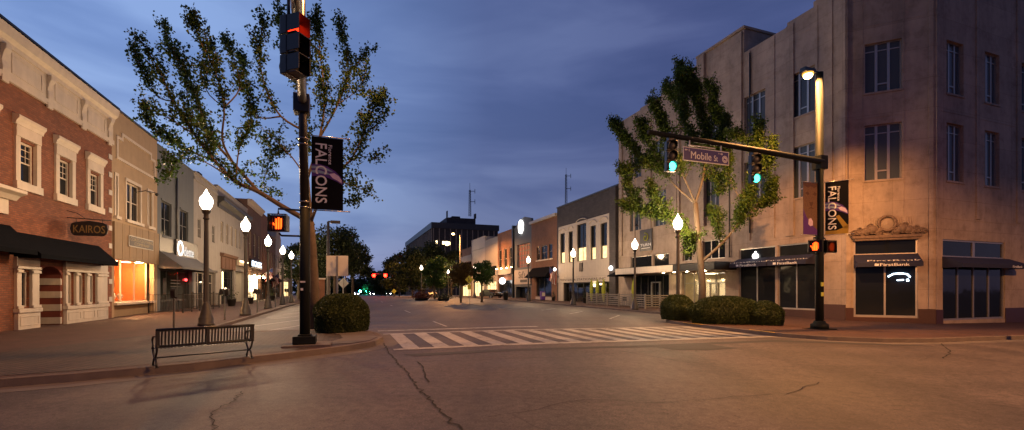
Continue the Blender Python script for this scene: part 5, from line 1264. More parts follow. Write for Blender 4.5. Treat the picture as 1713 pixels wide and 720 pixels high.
# ---- unlit cobra light and lit cobra lights further down
def cobra(px, ytop, D, dirx, lit, label, arm=1.2, px2=None):
    p = at(px, ytop, D); z0 = gz(p.x, p.y); T = thing('street_light', label, 'street light', p.x, p.y, z0, 20, 'tall street lights down the street')
    A = Frame(p.x, p.y, 20, z0); s = MB(A); h = p.z-z0; s.lathe([(.18,0),(.14,.4),(.08,h)], n=10); s.build('pole', M['metal_dark'], T); luminaire(A, 0, 0, h, dirx, lit, T, arm, power=7000, br=.24)
cobra(549, 371, 30, 1, None, 'unlit tall street light with short arm behind the left tree', .15)
cobra(769.5, 390, 78, -1, 'e_sodium', 'lit orange street light in front of the brick-topped low building', .9)
cobra(700, 426, 105, -1, 'e_sodium', 'lit orange street light before the far dark trees', .8)
# ---- far signal masts
def far_mast(xpole, xs, yarm, D, lit, label, hang):
    p = at(xpole, yarm, D); z0 = gz(p.x, p.y); T = thing('signal_pole', label, 'signal mast', p.x, p.y, z0, 0); A = Frame(p.x, p.y, 0, z0); h = p.z-z0
    s = MB(A); s.lathe([(.15,0),(.1,h+.3)], n=8); s.build('pole', M['black'], T)
    xe = A.t(xs[-1]) if abs(xs[-1]-xpole) > abs(xs[0]-xpole) else A.t(xs[0]); s = MB(A); s.tube([(0,0,h),(xe*1.08,0,h+.1)], .07); s.build('mast_arm', M['black'], T)
    for x_ in xs:
        x = A.t(x_); s = MB(A); s.box(x-.17, x+.17, -.1, .12, h-1.15, h-.1); hd = s.build('signal_head', M['black'], T)
        if lit: s = MB(A); s.ball((x, -.24, h-(.28 if 'red' in lit else 1.0)), .36 if 'red' in lit else .6, 10, 6); s.build('lens', M[lit], hd)
far_mast(578, [586, 613], 446, 88, None, 'dark signal arm reaching out from the left trees over the street', 1)
far_mast(668, [645, 626], 459, 100, 'e_far_red', 'far signal arm with two glowing red lights', 1)
far_mast(640, [613, 603], 484, 230, 'e_far_green', 'farthest signal arm glowing green at the street end', 1)
# ---- board sign with its back to us
p = at(564, 445, 19); z0 = gz(p.x, p.y)+SW*0; T = thing('road_sign', 'blank silver back of a square road sign behind the big bush', 'road sign', p.x, p.y, z0, 6); A = Frame(p.x, p.y, 6, z0)
zt_, zb_ = EYE+(HZ-428)/F_PX*19-z0, EYE+(HZ-462)/F_PX*19-z0
s = MB(A); x0, x1 = A.t(545.5), A.t(582); s.box(x0, x1, .03, .036, zb_, zt_); s.build('panel', paint('sign_back_aluminium', (.8,.82,.8), .45, .1, 3), T, .0); s = MB(A); s.box(-.035, .035, -.03, .028, -.1, zt_-.02); s.build('post', M['galv'], T)
p = at(574, 474, 33); z0 = gz(p.x, p.y); T = thing('road_sign', 'small diamond sign seen from behind beyond the square one', 'road sign', p.x, p.y, z0, 0); A = Frame(p.x, p.y, 0, z0); h = p.z-z0
s = MB(A); s.prism([(-.4,h),(0,h-.4),(.4,h),(0,h+.4)], .03, .036); s.build('panel', M['galv'], T); s = MB(A); s.box(-.03, .03, -.02, .02, 0, h+.3); s.build('post', M['galv'], T)
p = at(785, 468, 46); z0 = gz(p.x, p.y); T = thing('road_sign', 'yellow diamond crossing sign beside the small orange-lit tree', 'road sign', p.x, p.y, z0, 0); A = Frame(p.x, p.y, 0, z0); h = p.z-z0
s = MB(A); s.prism([(-.42,h),(0,h-.42),(.42,h),(0,h+.42)], -.01, .0); s.box(-.17, .17, -.01, .0, h-1.0, h-.5); s.build('panel', M['yellow_sign'], T); s = MB(A); s.box(-.03, .03, .003, .04, 0, h+.3); s.build('post', M['galv'], T)
s = MB(A); s.ball((-.05,-.02,h+.15), .05, 8, 6); s.tube([(-.05,-.02,h+.1),(-.02,-.02,h-.08),(-.12,-.02,h-.22)], .03); s.tube([(-.02,-.02,h-.08),(.1,-.02,h-.2)], .03); s.build('walking_symbol', M['black'], T)
p = at(659, 491, 84); z0 = gz(p.x, p.y); T = thing('road_sign', 'tiny yellow diamond sign far down the centre of the street', 'road sign', p.x, p.y, z0, 0); A = Frame(p.x, p.y, 0, z0)
s = MB(A); s.prism([(-.45,1.1),(0,.65),(.45,1.1),(0,1.55)], -.01, .0); s.build('panel', M['yellow_sign'], T); s = MB(A); s.box(-.03,.03,.003,.04,0,1.3); s.build('post', M['galv'], T)
# ---- bench (seen from behind)
bx, by = K(258)*8.4, 8.4; ang = 47; zg = gnd(bx, by)+.008; BL = 1.98; A = Frame(bx, by, ang, zg)
T = thing('park_bench', 'black metal slatted bench seen from behind on the brick corner', 'bench', bx, by, zg, ang)
s = MB(A); nb = 30
for i in range(nb):
    x = .06+(BL-.12)*i/(nb-1); w_ = .024
    prof = [(-.02,.86),(.0,.84),(.03,.62),(.05,.47),(.09,.42),(.2,.40),(.42,.43),(.49,.42),(.5,.39)]
    v = []
    for y, z in prof: v += [(x-w_, y-.14, z), (x+w_*.3, y-.14, z)]
    m_ = len(prof); off = [(a[0], a[1]+.008, a[2]-.006) for a in v]
    fs = [(2*j, 2*j+1, 2*j+3, 2*j+2) for j in range(m_-1)]+[(2*m_+2*j, 2*m_+2*j+2, 2*m_+2*j+3, 2*m_+2*j+1) for j in range(m_-1)]+[(2*j, 2*j+2, 2*m_+2*j+2, 2*m_+2*j) for j in range(m_-1)]+[(2*j+1, 2*m_+2*j+1, 2*m_+2*j+3, 2*j+3) for j in range(m_-1)]
    s.loc(v+off, fs)
s.build('slats', M['black'], T)
s = MB(A)
s.tube([(0,-.165,.85),(BL,-.165,.85)], .026, 10); s.tube([(0,-.1,.47),(BL,-.1,.47)], .018); s.tube([(0,.36,.40),(BL,.36,.40)], .018)
s.box(.0, .075, -.16, -.13, .44, .86); s.box(BL-.075, BL, -.16, -.13, .44, .86); s.box(BL/2-.03, BL/2+.03, -.155, -.135, .44, .86); s.box(.0, BL, -.165, -.145, .8, .85); s.box(0,BL,-.11,-.09,.43,.5); s.build('frame', M['black'], T)
s = MB(A); s.tube([(0,.1,.2),(BL,.1,.2)], .016); s.build('stretcher', M['black'], T)
for x in (.03, BL-.03):
    e = MB(A)
    e.tube([(x,-.16,.5),(x,-.1,.38),(x,.0,.25),(x,.1,.2)], .022); e.tube([(x,.4,.42),(x,.33,.33),(x,.22,.23),(x,.1,.2)], .022)
    e.tube([(x,.1,.2),(x,.0,.17),(x,-.06,.08),(x,-.07,.01)], [.024,.022,.02,.026]); e.tube([(x,.1,.2),(x,.22,.17),(x,.3,.08),(x,.31,.01)], [.024,.022,.02,.026])
    e.box(x-.035, x+.035, -.12, -.02, -.005, .018); e.box(x-.035, x+.035, .26, .37, -.005, .018); e.build('leg', M['black'], T)
    e = MB(A); e.tube([(x,-.13,.66),(x,.0,.69),(x,.18,.68),(x,.33,.66),(x,.41,.6),(x,.4,.53),(x,.36,.48),(x,.37,.42)], [.018,.02,.022,.022,.022,.02,.018,.018]); e.build('armrest', M['black'], T)
T.scale = (.83, .83, .83)
# ---- parking meters
def meter(px, py, label, twin=True):
    D = F_PX*EYE/(py-HZ); x, y = K(px)*D, D; z = gnd(x, y); T = thing('parking_meter', label, 'parking meter', x, y, z, 0, 'parking meters along the left kerb'); A = Frame(x, y, 0, z)
    s = MB(A); s.lathe([(.06,0),(.035,.04),(.033,1.15)], n=10); s.build('post', M['metal_dark'], T)
    s = MB(A)
    for dx in ((-.12, .12) if twin else (0,)):
        s.xprism([(-.07,1.16),(.07,1.16),(.08,1.38),(.05,1.45),(0,1.47),(-.05,1.45),(-.08,1.38)], dx-.085, dx+.085)
    s.box(-.12,.12,-.03,.03,1.12,1.158); s.build('meter_head', M['black'], T, .01)
meter(291, 556, 'parking meter post nearest the bench, left of the first lamp', False); meter(376, 540, 'twin-headed parking meter between the first and second lamps')
meter(430.5, 526.5, 'parking meter between the second and third lamps'); meter(461, 517, 'parking meter between the third and fourth lamps'); meter(480, 511.5, 'parking meter between the fourth and fifth lamps')
# ---- iron patio fence left
def fence(label, pts, h, mat, n_rail=2, bars=.13, name='patio_fence', post=.03, slat=None, gap=1.8):
    x, y = W(*pts[0]); z = gnd(x, y); T = thing(name, label, 'fence', x, y, z, 0)
    post_n = 0
    for i, (a, b_) in enumerate(zip(pts, pts[1:])):
        A_ = Vector(W(*a)); B_ = Vector(W(*b_)); Ln = (B_-A_).length; ang = math.degrees(math.atan2(B_.y-A_.y, B_.x-A_.x)); G = Frame(A_.x, A_.y, ang, gnd((A_.x+B_.x)/2, (A_.y+B_.y)/2))
        nn = max(1, round(Ln/gap)); s = MB(G)
        if slat:
            for k in range(slat): z_ = .12+(h-.2)*k/(slat-1); s.box(post, Ln-post, -.012, .012, z_, z_+.09)
        else:
            s.box(0, Ln, -.012, .012, h-.06, h-.03); s.box(0, Ln, -.012, .012, .1, .13)
            for k in range(int(Ln/bars)): s.box((k+.5)*bars-.006, (k+.5)*bars+.006, -.006, .006, .13, h-.06)
        s.build('rails', M[mat], T)
        for k in range(nn+(1 if i == len(pts)-2 else 0)):
            s = MB(G); s.box(Ln*k/nn-post, Ln*k/nn+post, -post, post, 0, h+.03); s.ball((Ln*k/nn, 0, h+.06), post*1.2, 8, 6); s.build('post', M[mat], T)
fence('black iron railing round the patio of the grey shop', [(-10.9,32.3),(-9.2,32.3),(-9.2,40.5),(-10.9,40.5)], 1.15, 'black')
fence('weathered grey slatted patio fence beside the lit restaurant entrance', [(22.8,40.5),(22.8,31.0),(25.3,31.0)], 1.1, 'wood_grey', slat=6, post=.06, gap=2.1)
fence('short iron railing with planters further along the left pavement', [(-9.2,52),(-9.2,60)], 1.1, 'black')
# parasols, cafe furniture, planters
x, y = W(24.2, 34.6); z = gnd(x, y); s = MB(); s.lathe([(.05,z+.3),(.15,z+.7),(.2,z+1.5),(.1,z+2.3),(.02,z+2.5)], x, y, 10); o = s.build('folded_parasol', M['green_umb']); tag(o, 'closed lime parasol by the restaurant door', 'parasol', 'closed lime parasols on the patio')
def cafe_chair():
    T = thing('cafe_chair', 'x', 'chair', 0, 0, 0)
    s = MB(); s.box(-.2,.2,-.2,.2,.44,.47); s.build('seat', M['black'], T); s = MB(); s.box(-.2,.2,.18,.2,.5,.88); s.build('backrest', M['black'], T)
    for a in (-.18,.18):
        for b_ in (-.18,.18): s = MB(); s.box(a-.015,a+.015,b_-.015,b_+.015,0,.44); s.build('leg', M['black'], T)
    return T
ch = cafe_chair(); cf = True
chl = ['black patio chair nearest the restaurant door','black patio chair beside the lime parasol','black patio chair against the tan pier','black patio chair left of the pier','black patio chair by the stationers glass','black patio chair at the far end of the slatted fence']
for i, (u, v) in enumerate(((24.0,32.5),(23.6,34),(24.3,36),(23.6,37.3),(24.2,38.6),(23.7,39.8))):
    x, y = W(u, v)
    if cf: ch.location = (x, y, gnd(x, y)); ch.rotation_euler = (0,0,.4); ch['label'] = chl[i]; ch['group'] = 'black patio chairs'; cf = False
    else: dup(ch, x, y, gnd(x, y), chl[i], 30+57*i)
def cafe_table(u, v, label):
    x, y = W(u, v); z = gnd(x, y); T = thing('cafe_table', label, 'table', x, y, z, 0, 'round patio tables'); A = Frame(x, y, 0, z)
    s = MB(A); s.lathe([(.35,.72),(.35,.75)], n=16); s.build('tabletop', M['galv'], T); s = MB(A); s.lathe([(.2,0),(.03,.04),(.03,.72)], n=10); s.build('pedestal', M['black'], T)
cafe_table(23.9,33.3,'round patio table by the restaurant door'); cafe_table(24.0,37.0,'round patio table before the stone pier'); cafe_table(-10.2,35,'round table inside the iron railing'); cafe_table(-10.0,38,'second round table inside the iron railing, farther along')
def planter(u, v, label, r=.3, hh=.5, lm='leaf_dark', n=260, lh=.5, size=.07, on=True):
    x, y = W(u, v); z = gnd(x, y, on); T = thing('planter', label, 'planter', x, y, z, 0); A = Frame(x, y, 0, z)
    s = MB(A); s.lathe([(r*.7,0),(r,hh),(r*1.05,hh),(r*.9,hh-.05)], n=14); s.build('pot', M['metal_dark'], T)
    leaves('plant', [(x+random.gauss(0,r*.6), y+random.gauss(0,r*.6), z+hh+abs(random.gauss(0,lh*.5))) for _ in range(n)], size, M[lm], T)
def leaves(name, pts, size, mat, parent=None, jit=.0, elong=1.0, flat=0.0, extra=None):
    P = np.array(pts, dtype=float); n = len(P)
    if jit: P = P+RNG.normal(0, jit, P.shape)
    a = RNG.normal(size=(n, 3)); a /= np.linalg.norm(a, axis=1)[:, None]; b = RNG.normal(size=(n, 3)); b -= a*(a*b).sum(1)[:, None]; b /= np.linalg.norm(b, axis=1)[:, None]
    sz = size*RNG.uniform(.6, 1.3, (n, 1))
    V = np.stack([P-a*sz*.5*elong, P-b*sz*.42+a*sz*.15, P+a*sz*.5*elong, P+b*sz*.42+a*sz*.1], 1).reshape(-1, 3)
    if parent is not None:
        r = parent
        while r.parent: r = r.parent
        iv = np.array(r.matrix_basis.inverted()) if r.type == 'EMPTY' else np.eye(4); V = V@iv[:3,:3].T+iv[:3,3]
    fs = np.arange(n*4).reshape(-1, 4)
    if extra:
        ev, ef = extra
    me = bpy.data.meshes.new(name); me.vertices.add(len(V)); me.vertices.foreach_set('co', V.ravel()); me.loops.add(n*4); me.loops.foreach_set('vertex_index', fs.ravel().astype(np.int32))
    me.polygons.add(n); me.polygons.foreach_set('loop_start', (np.arange(n)*4).astype(np.int32)); me.polygons.foreach_set('loop_total', np.full(n, 4, np.int32)); me.update(calc_edges=True); me.validate()
    me.materials.append(mat); o = bpy.data.objects.new(name, me); COL.objects.link(o)
    if parent is not None: o.parent = parent
    return o
for i, (u, v, l) in enumerate(((-9.0,43.5,'dark planter at the near end of the white building'),(-8.8,50,'dark leafy planter between the white building and bookshop'),(-8.6,62.5,'dark leafy planter beyond the short iron railing'),(24.6,44,'leafy planter before the stationers glass'),(24.4,41.5,'small planter where the slatted fence starts'))): planter(u, v, l, .35, .6, lh=.9)
planter(24.5, 52, 'pale pot with thin plant at the left end of the stationers', .25, .5, lh=.8)
# newspaper box, litter bin
x, y = W(23.7, 53.6); z = gnd(x, y); A = Frame(x, y, 20, z); T = thing('newspaper_box', 'blue newspaper box left of the stationers', 'newspaper box', x, y, z, 20); s = MB(A); s.box(-.28,.28,-.25,.25,.1,1.15); s.build('cabinet', M['purple'], T, .02); s = MB(A); s.box(-.2,.2,-.27,-.252,.55,1.0); s.build('door', M['white'], T); s = MB(A)
s.box(-.25,.25,-.2,.2,0,.1); s.build('plinth', M['black'], T)
p = at(846, 497, 58); z = gnd(p.x, p.y); A = Frame(p.x, p.y, 0, z); T = thing('litter_bin', 'black litter bin on the pavement before the orange brick shop', 'litter bin', p.x, p.y, z); s = MB(A); s.lathe([(.28,0),(.34,.9),(.36,.95)], n=14); s.build('drum', M['black'], T); s = MB(A); s.lathe([(.37,.955),(.3,1.08),(.12,1.15)], n=14); s.build('lid', M['metal_dark'], T)
# flags
def flag(u, v, z, px_len, side, label, dir_u=1, drop=1.0, w=1.3):
    x, y = W(u, v); A = Frame(x, y, 20, z); T = thing('wall_flag', label, 'flag', x, y, z, 20, 'flags on slanting poles'); e = (dir_u*1.5, -.3, 1.2)
    s = MB(A); s.tube([(0,0,0), e], .022); s.build('pole', M['white'], T)
    nS = 9; f = lambda a, b_: (e[0]*(1-.62*a)+dir_u*.12*math.sin(b_*7+a*3)*b_, e[1]*(1-.6*a)-.05+.08*math.sin(a*9+b_*3), e[2]*(1-.62*a)-b_*drop-.02)
    for nm, mt, par in (('red_stripes','flag_red',0),('white_stripes','flag_white',1)):
        s = MB(A)
        for k in range(nS):
            if k % 2 != par: continue
            for q in range(8):
                a0, a1 = k/nS, (k+1)/nS; b0, b1 = q/8, (q+1)/8
                if a1 < .5 and b1 < .45 and 0: continue
                s.loc([f(a0,b0), f(a1,b0), f(a1,b1), f(a0,b1)], [(0,1,2,3)])
        s.build(nm, M[mt], T)
    s = MB(A); g = lambda a, b_: (lambda t_: (t_[0], t_[1]-.012, t_[2]))(f(a, b_))
    for q in range(4): s.loc([g(0,q/8), g(.5,q/8), g(.5,(q+1)/8), g(0,(q+1)/8)], [(0,1,2,3)])
    s.build('canton', M['flag_blue'], T)
flag(-10.9, 69, 3.2, 0, 0, 'striped flag on a slanting pole on the left row, upper of two', 1, 1.2)
flag(-10.9, 75, 2.7, 0, 0, 'striped flag hanging lower beyond the first one on the left', 1, 1.5)
flag(25.4, 52.2, 3.1, 0, 0, 'striped flag on the left corner of the stationers front', -1, 1.6)
# ================================================================ TREES
def tree(name, label, D, trunk_pts, limbs, leaf, bark, nshoot=9, leafn=60, shoot=(.5,1.3), lsize=.09, r_tr=.17, group=None, spread=1.2, lift=.8, seed=1, sprad=.075, minr=.012):
    rnd = random.Random(seed); ph = [rnd.uniform(-1, 1) for _ in limbs]
    b = at(*trunk_pts[0], D); z0 = gnd(b.x, b.y)
    T = thing(name, label, 'tree', b.x, b.y, z0, 0, group); s = MB()
    tp = [at(*p, D) for p in trunk_pts]; tp[0].z = z0-.1
    n = len(tp); s.tube(tp, [r_tr*(1.15 if i == 0 else 1-.35*i/(n-1)) for i in range(n)], 12, world=True)
    known = {}; leafpts = []
    for q in trunk_pts: known[q] = (0.0, r_tr*.7)
    for li, lm in enumerate(limbs):
        pts2, r0, dirn = lm
        d0, rr = known.get(pts2[0], (0.0, r_tr*.5)); r0 = min(r0, rr); P = []; acc = 0
        for i, q in enumerate(pts2):
            if i: acc += math.dist(q, pts2[i-1])/F_PX*D
            dd = d0+dirn*acc*.45; P.append(at(*q, D+dd)); 
            rad_i = max(minr, r0*(1-.88*i/(len(pts2)-1)))
            if q not in known: known[q] = (dd, rad_i)
        # smooth resample
        fine = []
        for i in range(len(P)-1):
            p0, p1, p2, p3 = P[max(i-1,0)], P[i], P[i+1], P[min(i+2,len(P)-1)]
            for k in range(4):
                t = k/4; fine.append(.5*((2*p1)+(-p0+p2)*t+(2*p0-5*p1+4*p2-p3)*t*t+(-p0+3*p1-3*p2+p3)*t**3))
        fine.append(P[-1]); m = len(fine)
        s.tube(fine, [max(minr, r0*(1-.9*(i/(m-1))**.8)) for i in range(m)], 7, world=True)
        length = sum((fine[i+1]-fine[i]).length for i in range(m-1))
        ns = int(nshoot*length)
        for k in range(ns):
            f = rnd.uniform(.22 if length > 2.5 else .05, 1.0)**.8; i = min(m-2, int(f*(m-1))); p = fine[i].lerp(fine[i+1], f*(m-1)-i)
            t = (fine[i+1]-fine[i]).normalized()
            dr = (t*rnd.uniform(.3,1.1)+Vector((rnd.gauss(0,.5),rnd.gauss(0,.5),rnd.gauss(.25,.35)))*spread*.75+Vector((0,0,lift*.35))).normalized()
            ln = rnd.uniform(*shoot)*(1.1-.45*f); e = p+dr*ln; mid = p+dr*ln*.5+Vector((rnd.gauss(0,.05),rnd.gauss(0,.05),rnd.gauss(.03,.05)))
            s.tube([p, mid, e], [max(.006, minr*.9), .006, .004], 4, world=True)
            c = int(leafn*ln)
            for j in range(c):
                g = rnd.random()**.85; q = p.lerp(mid, g*2) if g < .5 else mid.lerp(e, g*2-1)
                rd = sprad*(1.3-.6*g); leafpts.append((q.x+rnd.gauss(0, rd), q.y+rnd.gauss(0, rd), q.z+rnd.gauss(0, rd)))
        for j in range(int(leafn*.9*length)):     # leaves on spurs along the outer half of the limb itself
            f = rnd.uniform(.3, 1.02); i = min(m-2, int(f*(m-1))); p = fine[i].lerp(fine[i+1], min(1, f*(m-1)-i)); rd = sprad*1.15
            leafpts.append((p.x+rnd.gauss(0, rd), p.y+rnd.gauss(0, rd), p.z+rnd.gauss(0, rd)))
    s.build('trunk', bark, T); leaves('crown', leafpts, lsize, leaf, T); return T, len(leafpts)
LT = [([(520,372),(480,350),(432,321),(394,304),(360,270),(325,225),(290,170),(262,110),(226,55)], .11, -.3),
 ([(432,321),(390,273),(350,225),(330,170),(300,110),(270,38)], .07, .5),
 ([(390,273),(372,235),(375,180),(360,120),(335,70),(322,30)], .05, -.9),
 ([(375,180),(400,150),(395,110),(378,68)], .035, .8), ([(325,225),(285,200),(235,176)], .035, -.9), ([(360,270),(310,250),(265,225),(242,190)], .04, .6),
 ([(394,304),(340,270),(300,268),(282,296)], .03, -.8), ([(290,170),(262,160),(236,112),(225,82)], .03, .5), ([(350,225),(318,195),(310,120),(290,90)], .03, -.5),
 ([(520,372),(514,300),(510,220),(500,150),(480,90),(468,18)], .1, .35), ([(510,220),(470,195),(445,150),(434,90),(440,40)], .05, -.8),
 ([(470,195),(430,195),(412,150),(405,95)], .035, .6), ([(514,300),(535,230),(543,160),(535,90),(530,25)], .06, -.3), ([(535,230),(565,175),(582,120),(568,38)], .05, .6),
 ([(582,120),(600,105),(613,85)], .02, .4), ([(565,175),(598,150),(612,120)], .02, -.6),([(520,372),(550,300),(585,270),(608,225),(625,180),(632,172)], .06, -.7), ([(585,270),(610,262),(632,268)], .025, .4), ([(608,225),(622,215),(638,200)], .02, .3),
 ([(550,300),(560,330),(590,340)], .03, .9), ([(550,300),(590,310),(615,322)], .025, -.3), ([(514,300),(480,255),(455,262),(442,300)], .035, .8), ([(480,255),(455,230),(440,240)], .025, -.7), ([(394,304),(400,250),(415,215),(420,190)], .035, .8),([(500,150),(520,110),(510,60)], .03, .9), ([(442,300),(440,310),(450,318)], .015, .3),([(375,180),(345,150),(350,100),(352,75)], .025,.4)]
T, nl = tree('ginkgo_tree', 'tall spreading tree with dark leafy shoots behind the near left signal pole', 16.6, [(527,556),(526,470),(523,410),(520,372)], LT, M['leaf_a'], M['bark'], 6.8, 58, (.4,1.0), .1, .17, seed=3, sprad=.085); print('left leaves', nl)
RT = [([(1172,440),(1205,410),(1232,378),(1247,345),(1262,300),(1268,250),(1270,212)], .09, -.4), ([(1232,378),(1262,350),(1288,335),(1290,305)], .04, .5), ([(1247,345),(1225,310),(1212,265),(1205,240)], .04, .7), ([(1262,300),(1285,280),(1292,240)], .03, -.6), ([(1268,250),(1245,235),(1225,228)], .025, .5),
 ([(1163,340),(1175,300),(1181,250),(1172,190),(1155,150),(1136,116)], .09, .3), ([(1181,250),(1198,200),(1188,150)], .05, -.5), ([(1172,190),(1150,190),(1125,165),(1118,150)], .03, .6), ([(1163,340),(1145,300),(1122,250),(1108,205),(1092,175)], .06, -.6), ([(1122,250),(1142,215),(1140,165),(1138,130)], .05, .8),
 ([(1163,340),(1130,312),(1108,285),(1075,268),(1045,235),(1027,208)], .06, .2), ([(1108,285),(1085,240),(1075,215)], .03, -.6), ([(1075,268),(1060,290),(1042,285)], .025, .5), ([(1168,400),(1135,378),(1110,362),(1080,357),(1045,350)], .05, .4), ([(1080,357),(1058,335),(1048,305)], .03, .5), ([(1110,362),(1095,335),(1090,318)], .025, -.6),
 ([(1181,250),(1205,235),(1215,200)], .03, .8), ([(1168,400),(1150,400),(1140,375)], .02, .2), ([(1168,400),(1160,420),(1150,410)], .02, .9), ([(1205,410),(1200,380),(1192,360)], .03, .9), ([(1145,300),(1160,260),(1155,220)], .03,.9), ([(1175,300),(1195,290),(1205,320)], .025, .8),([(1172,190),(1165,150),(1150,125)],.03,-.7)]
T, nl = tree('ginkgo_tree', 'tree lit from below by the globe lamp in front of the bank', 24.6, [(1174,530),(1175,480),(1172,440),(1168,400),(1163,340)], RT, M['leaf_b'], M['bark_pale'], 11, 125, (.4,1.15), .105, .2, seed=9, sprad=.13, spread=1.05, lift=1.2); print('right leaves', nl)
# ---- smaller and farther trees
def clump_tree(label, px, pytop, D, wpx, leaf='leaf_dark', name='street_tree', n=5000, size=.3, base=None, group='trees down the street', seed=1, lumps=9, crown_lo=.3, bark='bark'):
    rnd = random.Random(seed*7+1); x, y = K(px)*D, D; z0 = gz(x, y); top = EYE+(HZ-pytop)/F_PX*D; h = top-z0; w = wpx/F_PX*D/2
    T = thing(name, label, 'tree', x, y, z0, 0, group); s = MB(); pts = []
    s.tube([(x,y,z0-.2),(x,y,z0+h*crown_lo),(x+w*.1,y,z0+h*.7)], [.05+h*.018,.03+h*.013,.05], 8, world=True)
    for i in range(lumps):
        a = 2*math.pi*i*.618; q = (i+.5)/lumps; rr = w*.62*math.sqrt(1-abs(q-.4))*rnd.uniform(.5,1.1); c = Vector((x+rr*math.cos(a), y+rr*math.sin(a)*.8, z0+h*(crown_lo+.06+(.93-crown_lo-.12)*q)))
        s.tube([(x,y,z0+h*crown_lo*.9),((x+c.x)/2,(y+c.y)/2,c.z-h*.08), tuple(c)], [.03+h*.008,.03,.02], 5, world=True)
        lr = w*rnd.uniform(.32,.5)
        for j in range(n//lumps):
            d_ = Vector((rnd.gauss(0,1),rnd.gauss(0,1),rnd.gauss(0,1))).normalized()*lr*(rnd.random()**.35)*rnd.uniform(.7,1.25); pts.append((c.x+d_.x, c.y+d_.y, c.z+d_.z*.75))
    s.build('trunk', M[bark], T); leaves('crown', pts, size, M[leaf], T)
clump_tree('broad dark tree above the square sign back on the left', 560, 372, 46, 118, n=9000, size=.22, seed=2, lumps=14, crown_lo=.36)
clump_tree('dark tree leaning over the street right of the sign back', 590, 400, 52, 80, n=6000, size=.22, seed=3, lumps=10, crown_lo=.42)
clump_tree('dark tree rising behind the left lamps and gable', 500, 392, 62, 70, n=5000, size=.28, seed=4, crown_lo=.25)
clump_tree('dark tree behind the left pole beside the brick gate pier', 525, 410, 75, 60, n=5000, size=.3, seed=5, crown_lo=.2)
clump_tree('tall dark tree right of the red signals', 690, 412, 92, 78, n=7000, size=.4, seed=6, lumps=12, crown_lo=.15)
clump_tree('dark tree above the red signals', 660, 420, 112, 62, n=6000, size=.42, seed=7, crown_lo=.1)
clump_tree('dark tree at the left edge of the far right grove', 638, 448, 135, 50, n=4500, size=.45, seed=8, crown_lo=.08)
clump_tree('dark tree in front of the office block corner', 720, 402, 98, 74, n=8000, size=.4, seed=9, lumps=12, crown_lo=.15)
clump_tree('lamp-lit tree before the office block', 727, 425, 70, 48, 'leaf_a', n=5000, size=.24, seed=10, crown_lo=.25)
clump_tree('dark tree behind the orange street light', 755, 412, 96, 50, n=5000, size=.36, seed=11, crown_lo=.15)
clump_tree('small orange-lit street tree left of the yellow sign', 771, 434, 52, 48, 'leaf_orange_lit', n=4500, size=.17, seed=12, crown_lo=.4)
clump_tree('small orange-lit street tree right of the yellow sign', 806, 431, 53, 52, 'leaf_a', n=4500, size=.17, seed=13, crown_lo=.4)
clump_tree('low dark tree at the far end left of centre', 588, 474, 190, 40, n=3000, size=.6, seed=14, crown_lo=.05)
clump_tree('low dark tree far off behind the green signals', 630, 470, 230, 50, n=3000, size=.7, seed=15, crown_lo=.05)
clump_tree('tree beside the slim brick pier on the left', 538, 420, 58, 50, n=4000, size=.25, seed=16, crown_lo=.25)
# far-off wood closing the street
pts = []
for i in range(16000):
    q = random.uniform(-1, 1); X = q*110-55; Y = 330+random.uniform(-15, 15)+abs(q)*20; pts.append((X, Y, gz(X, Y)+random.random()*(12+4*math.sin(q*23)+3*math.sin(q*51))))
o = leaves('far_woods', pts, 2.2, M['leaf_dark']); tag(o, 'dark mass of distant trees closing the street', 'woods', kind='stuff')
# ---- clipped bushes
def bush(label, cx_px, D, wpx, htop, dep=1.0, n=16000, lean=0, grp='clipped round bushes', square=2.6, size=.055, ex=.62):
    x, y = K(cx_px)*D, D; z0 = gnd(x, y); rx = wpx/F_PX*D/2; h = EYE+(HZ-htop)/F_PX*D-z0; ry = rx*dep
    nu, nv = 40, 16; vs = []; fs = []; rnd = random.Random(int(cx_px)); ph = [rnd.uniform(0, 6) for _ in range(4)]
    def srf(a, t):   # a around, t 0 bottom..1 top
        e = t*math.pi/2; cr = max(0.0, math.cos(e))**ex; zz = math.sin(e)**.9
        bulge = 1+.05*math.sin(3*a+ph[0])+.03*math.sin(7*a+ph[1]+t*4)+.025*math.sin(5*t*3+ph[2]+2*a)
        lo = .82+.18*min(1, t*3.2)
        return Vector((x+rx*cr*bulge*lo*math.cos(a), y+ry*cr*bulge*lo*math.sin(a), z0+.03+(h-.03)*zz*(1+.02*math.sin(4*a+ph[3]))))
    C0 = Vector((x, y, z0+h*.4))
    for j in range(nv+1):
        for i in range(nu): vs.append(C0+(srf(2*math.pi*i/nu, j/nv)-C0)*.95)
    fs = [(j*nu+i, j*nu+(i+1)%nu, (j+1)*nu+(i+1)%nu, (j+1)*nu+i) for j in range(nv) for i in range(nu)]
    pts = [];
    for _ in range(n):
        t = rnd.random()**1.25; p = srf(rnd.uniform(0, 2*math.pi), t); d_ = (p-C0).normalized(); pts.append(p-d_*abs(rnd.gauss(0,.035))+d_*(.02 if rnd.random() < .1 else 0))
    lf = leaves('bush', pts, size, M['box_leaf']); me = lf.data
    mb = MB(); mb.add(vs, fs, True); me2 = bpy.data.meshes.new('core'); me2.from_pydata([tuple(v) for v in vs], [], fs)
    bm = bmesh.new(); bm.from_mesh(me); bm.from_mesh(me2); bm.to_mesh(me); bm.free(); bpy.data.meshes.remove(me2)
    lf.name = 'clipped_bush'; tag(lf, label, 'bush', grp)
bush('big round clipped bush at the left corner beside the signal pole', 570.5, 15.6, 96, 493, 1.0, 30000, size=.05)
bush('clipped bush left of the globe lamp base at the bank corner', 1134, 23.0, 60, 494, 1.0, 12000, ex=.72)
bush('largest clipped bush right of the globe lamp base', 1211, 21.0, 132, 496, .5, 26000, ex=.8)
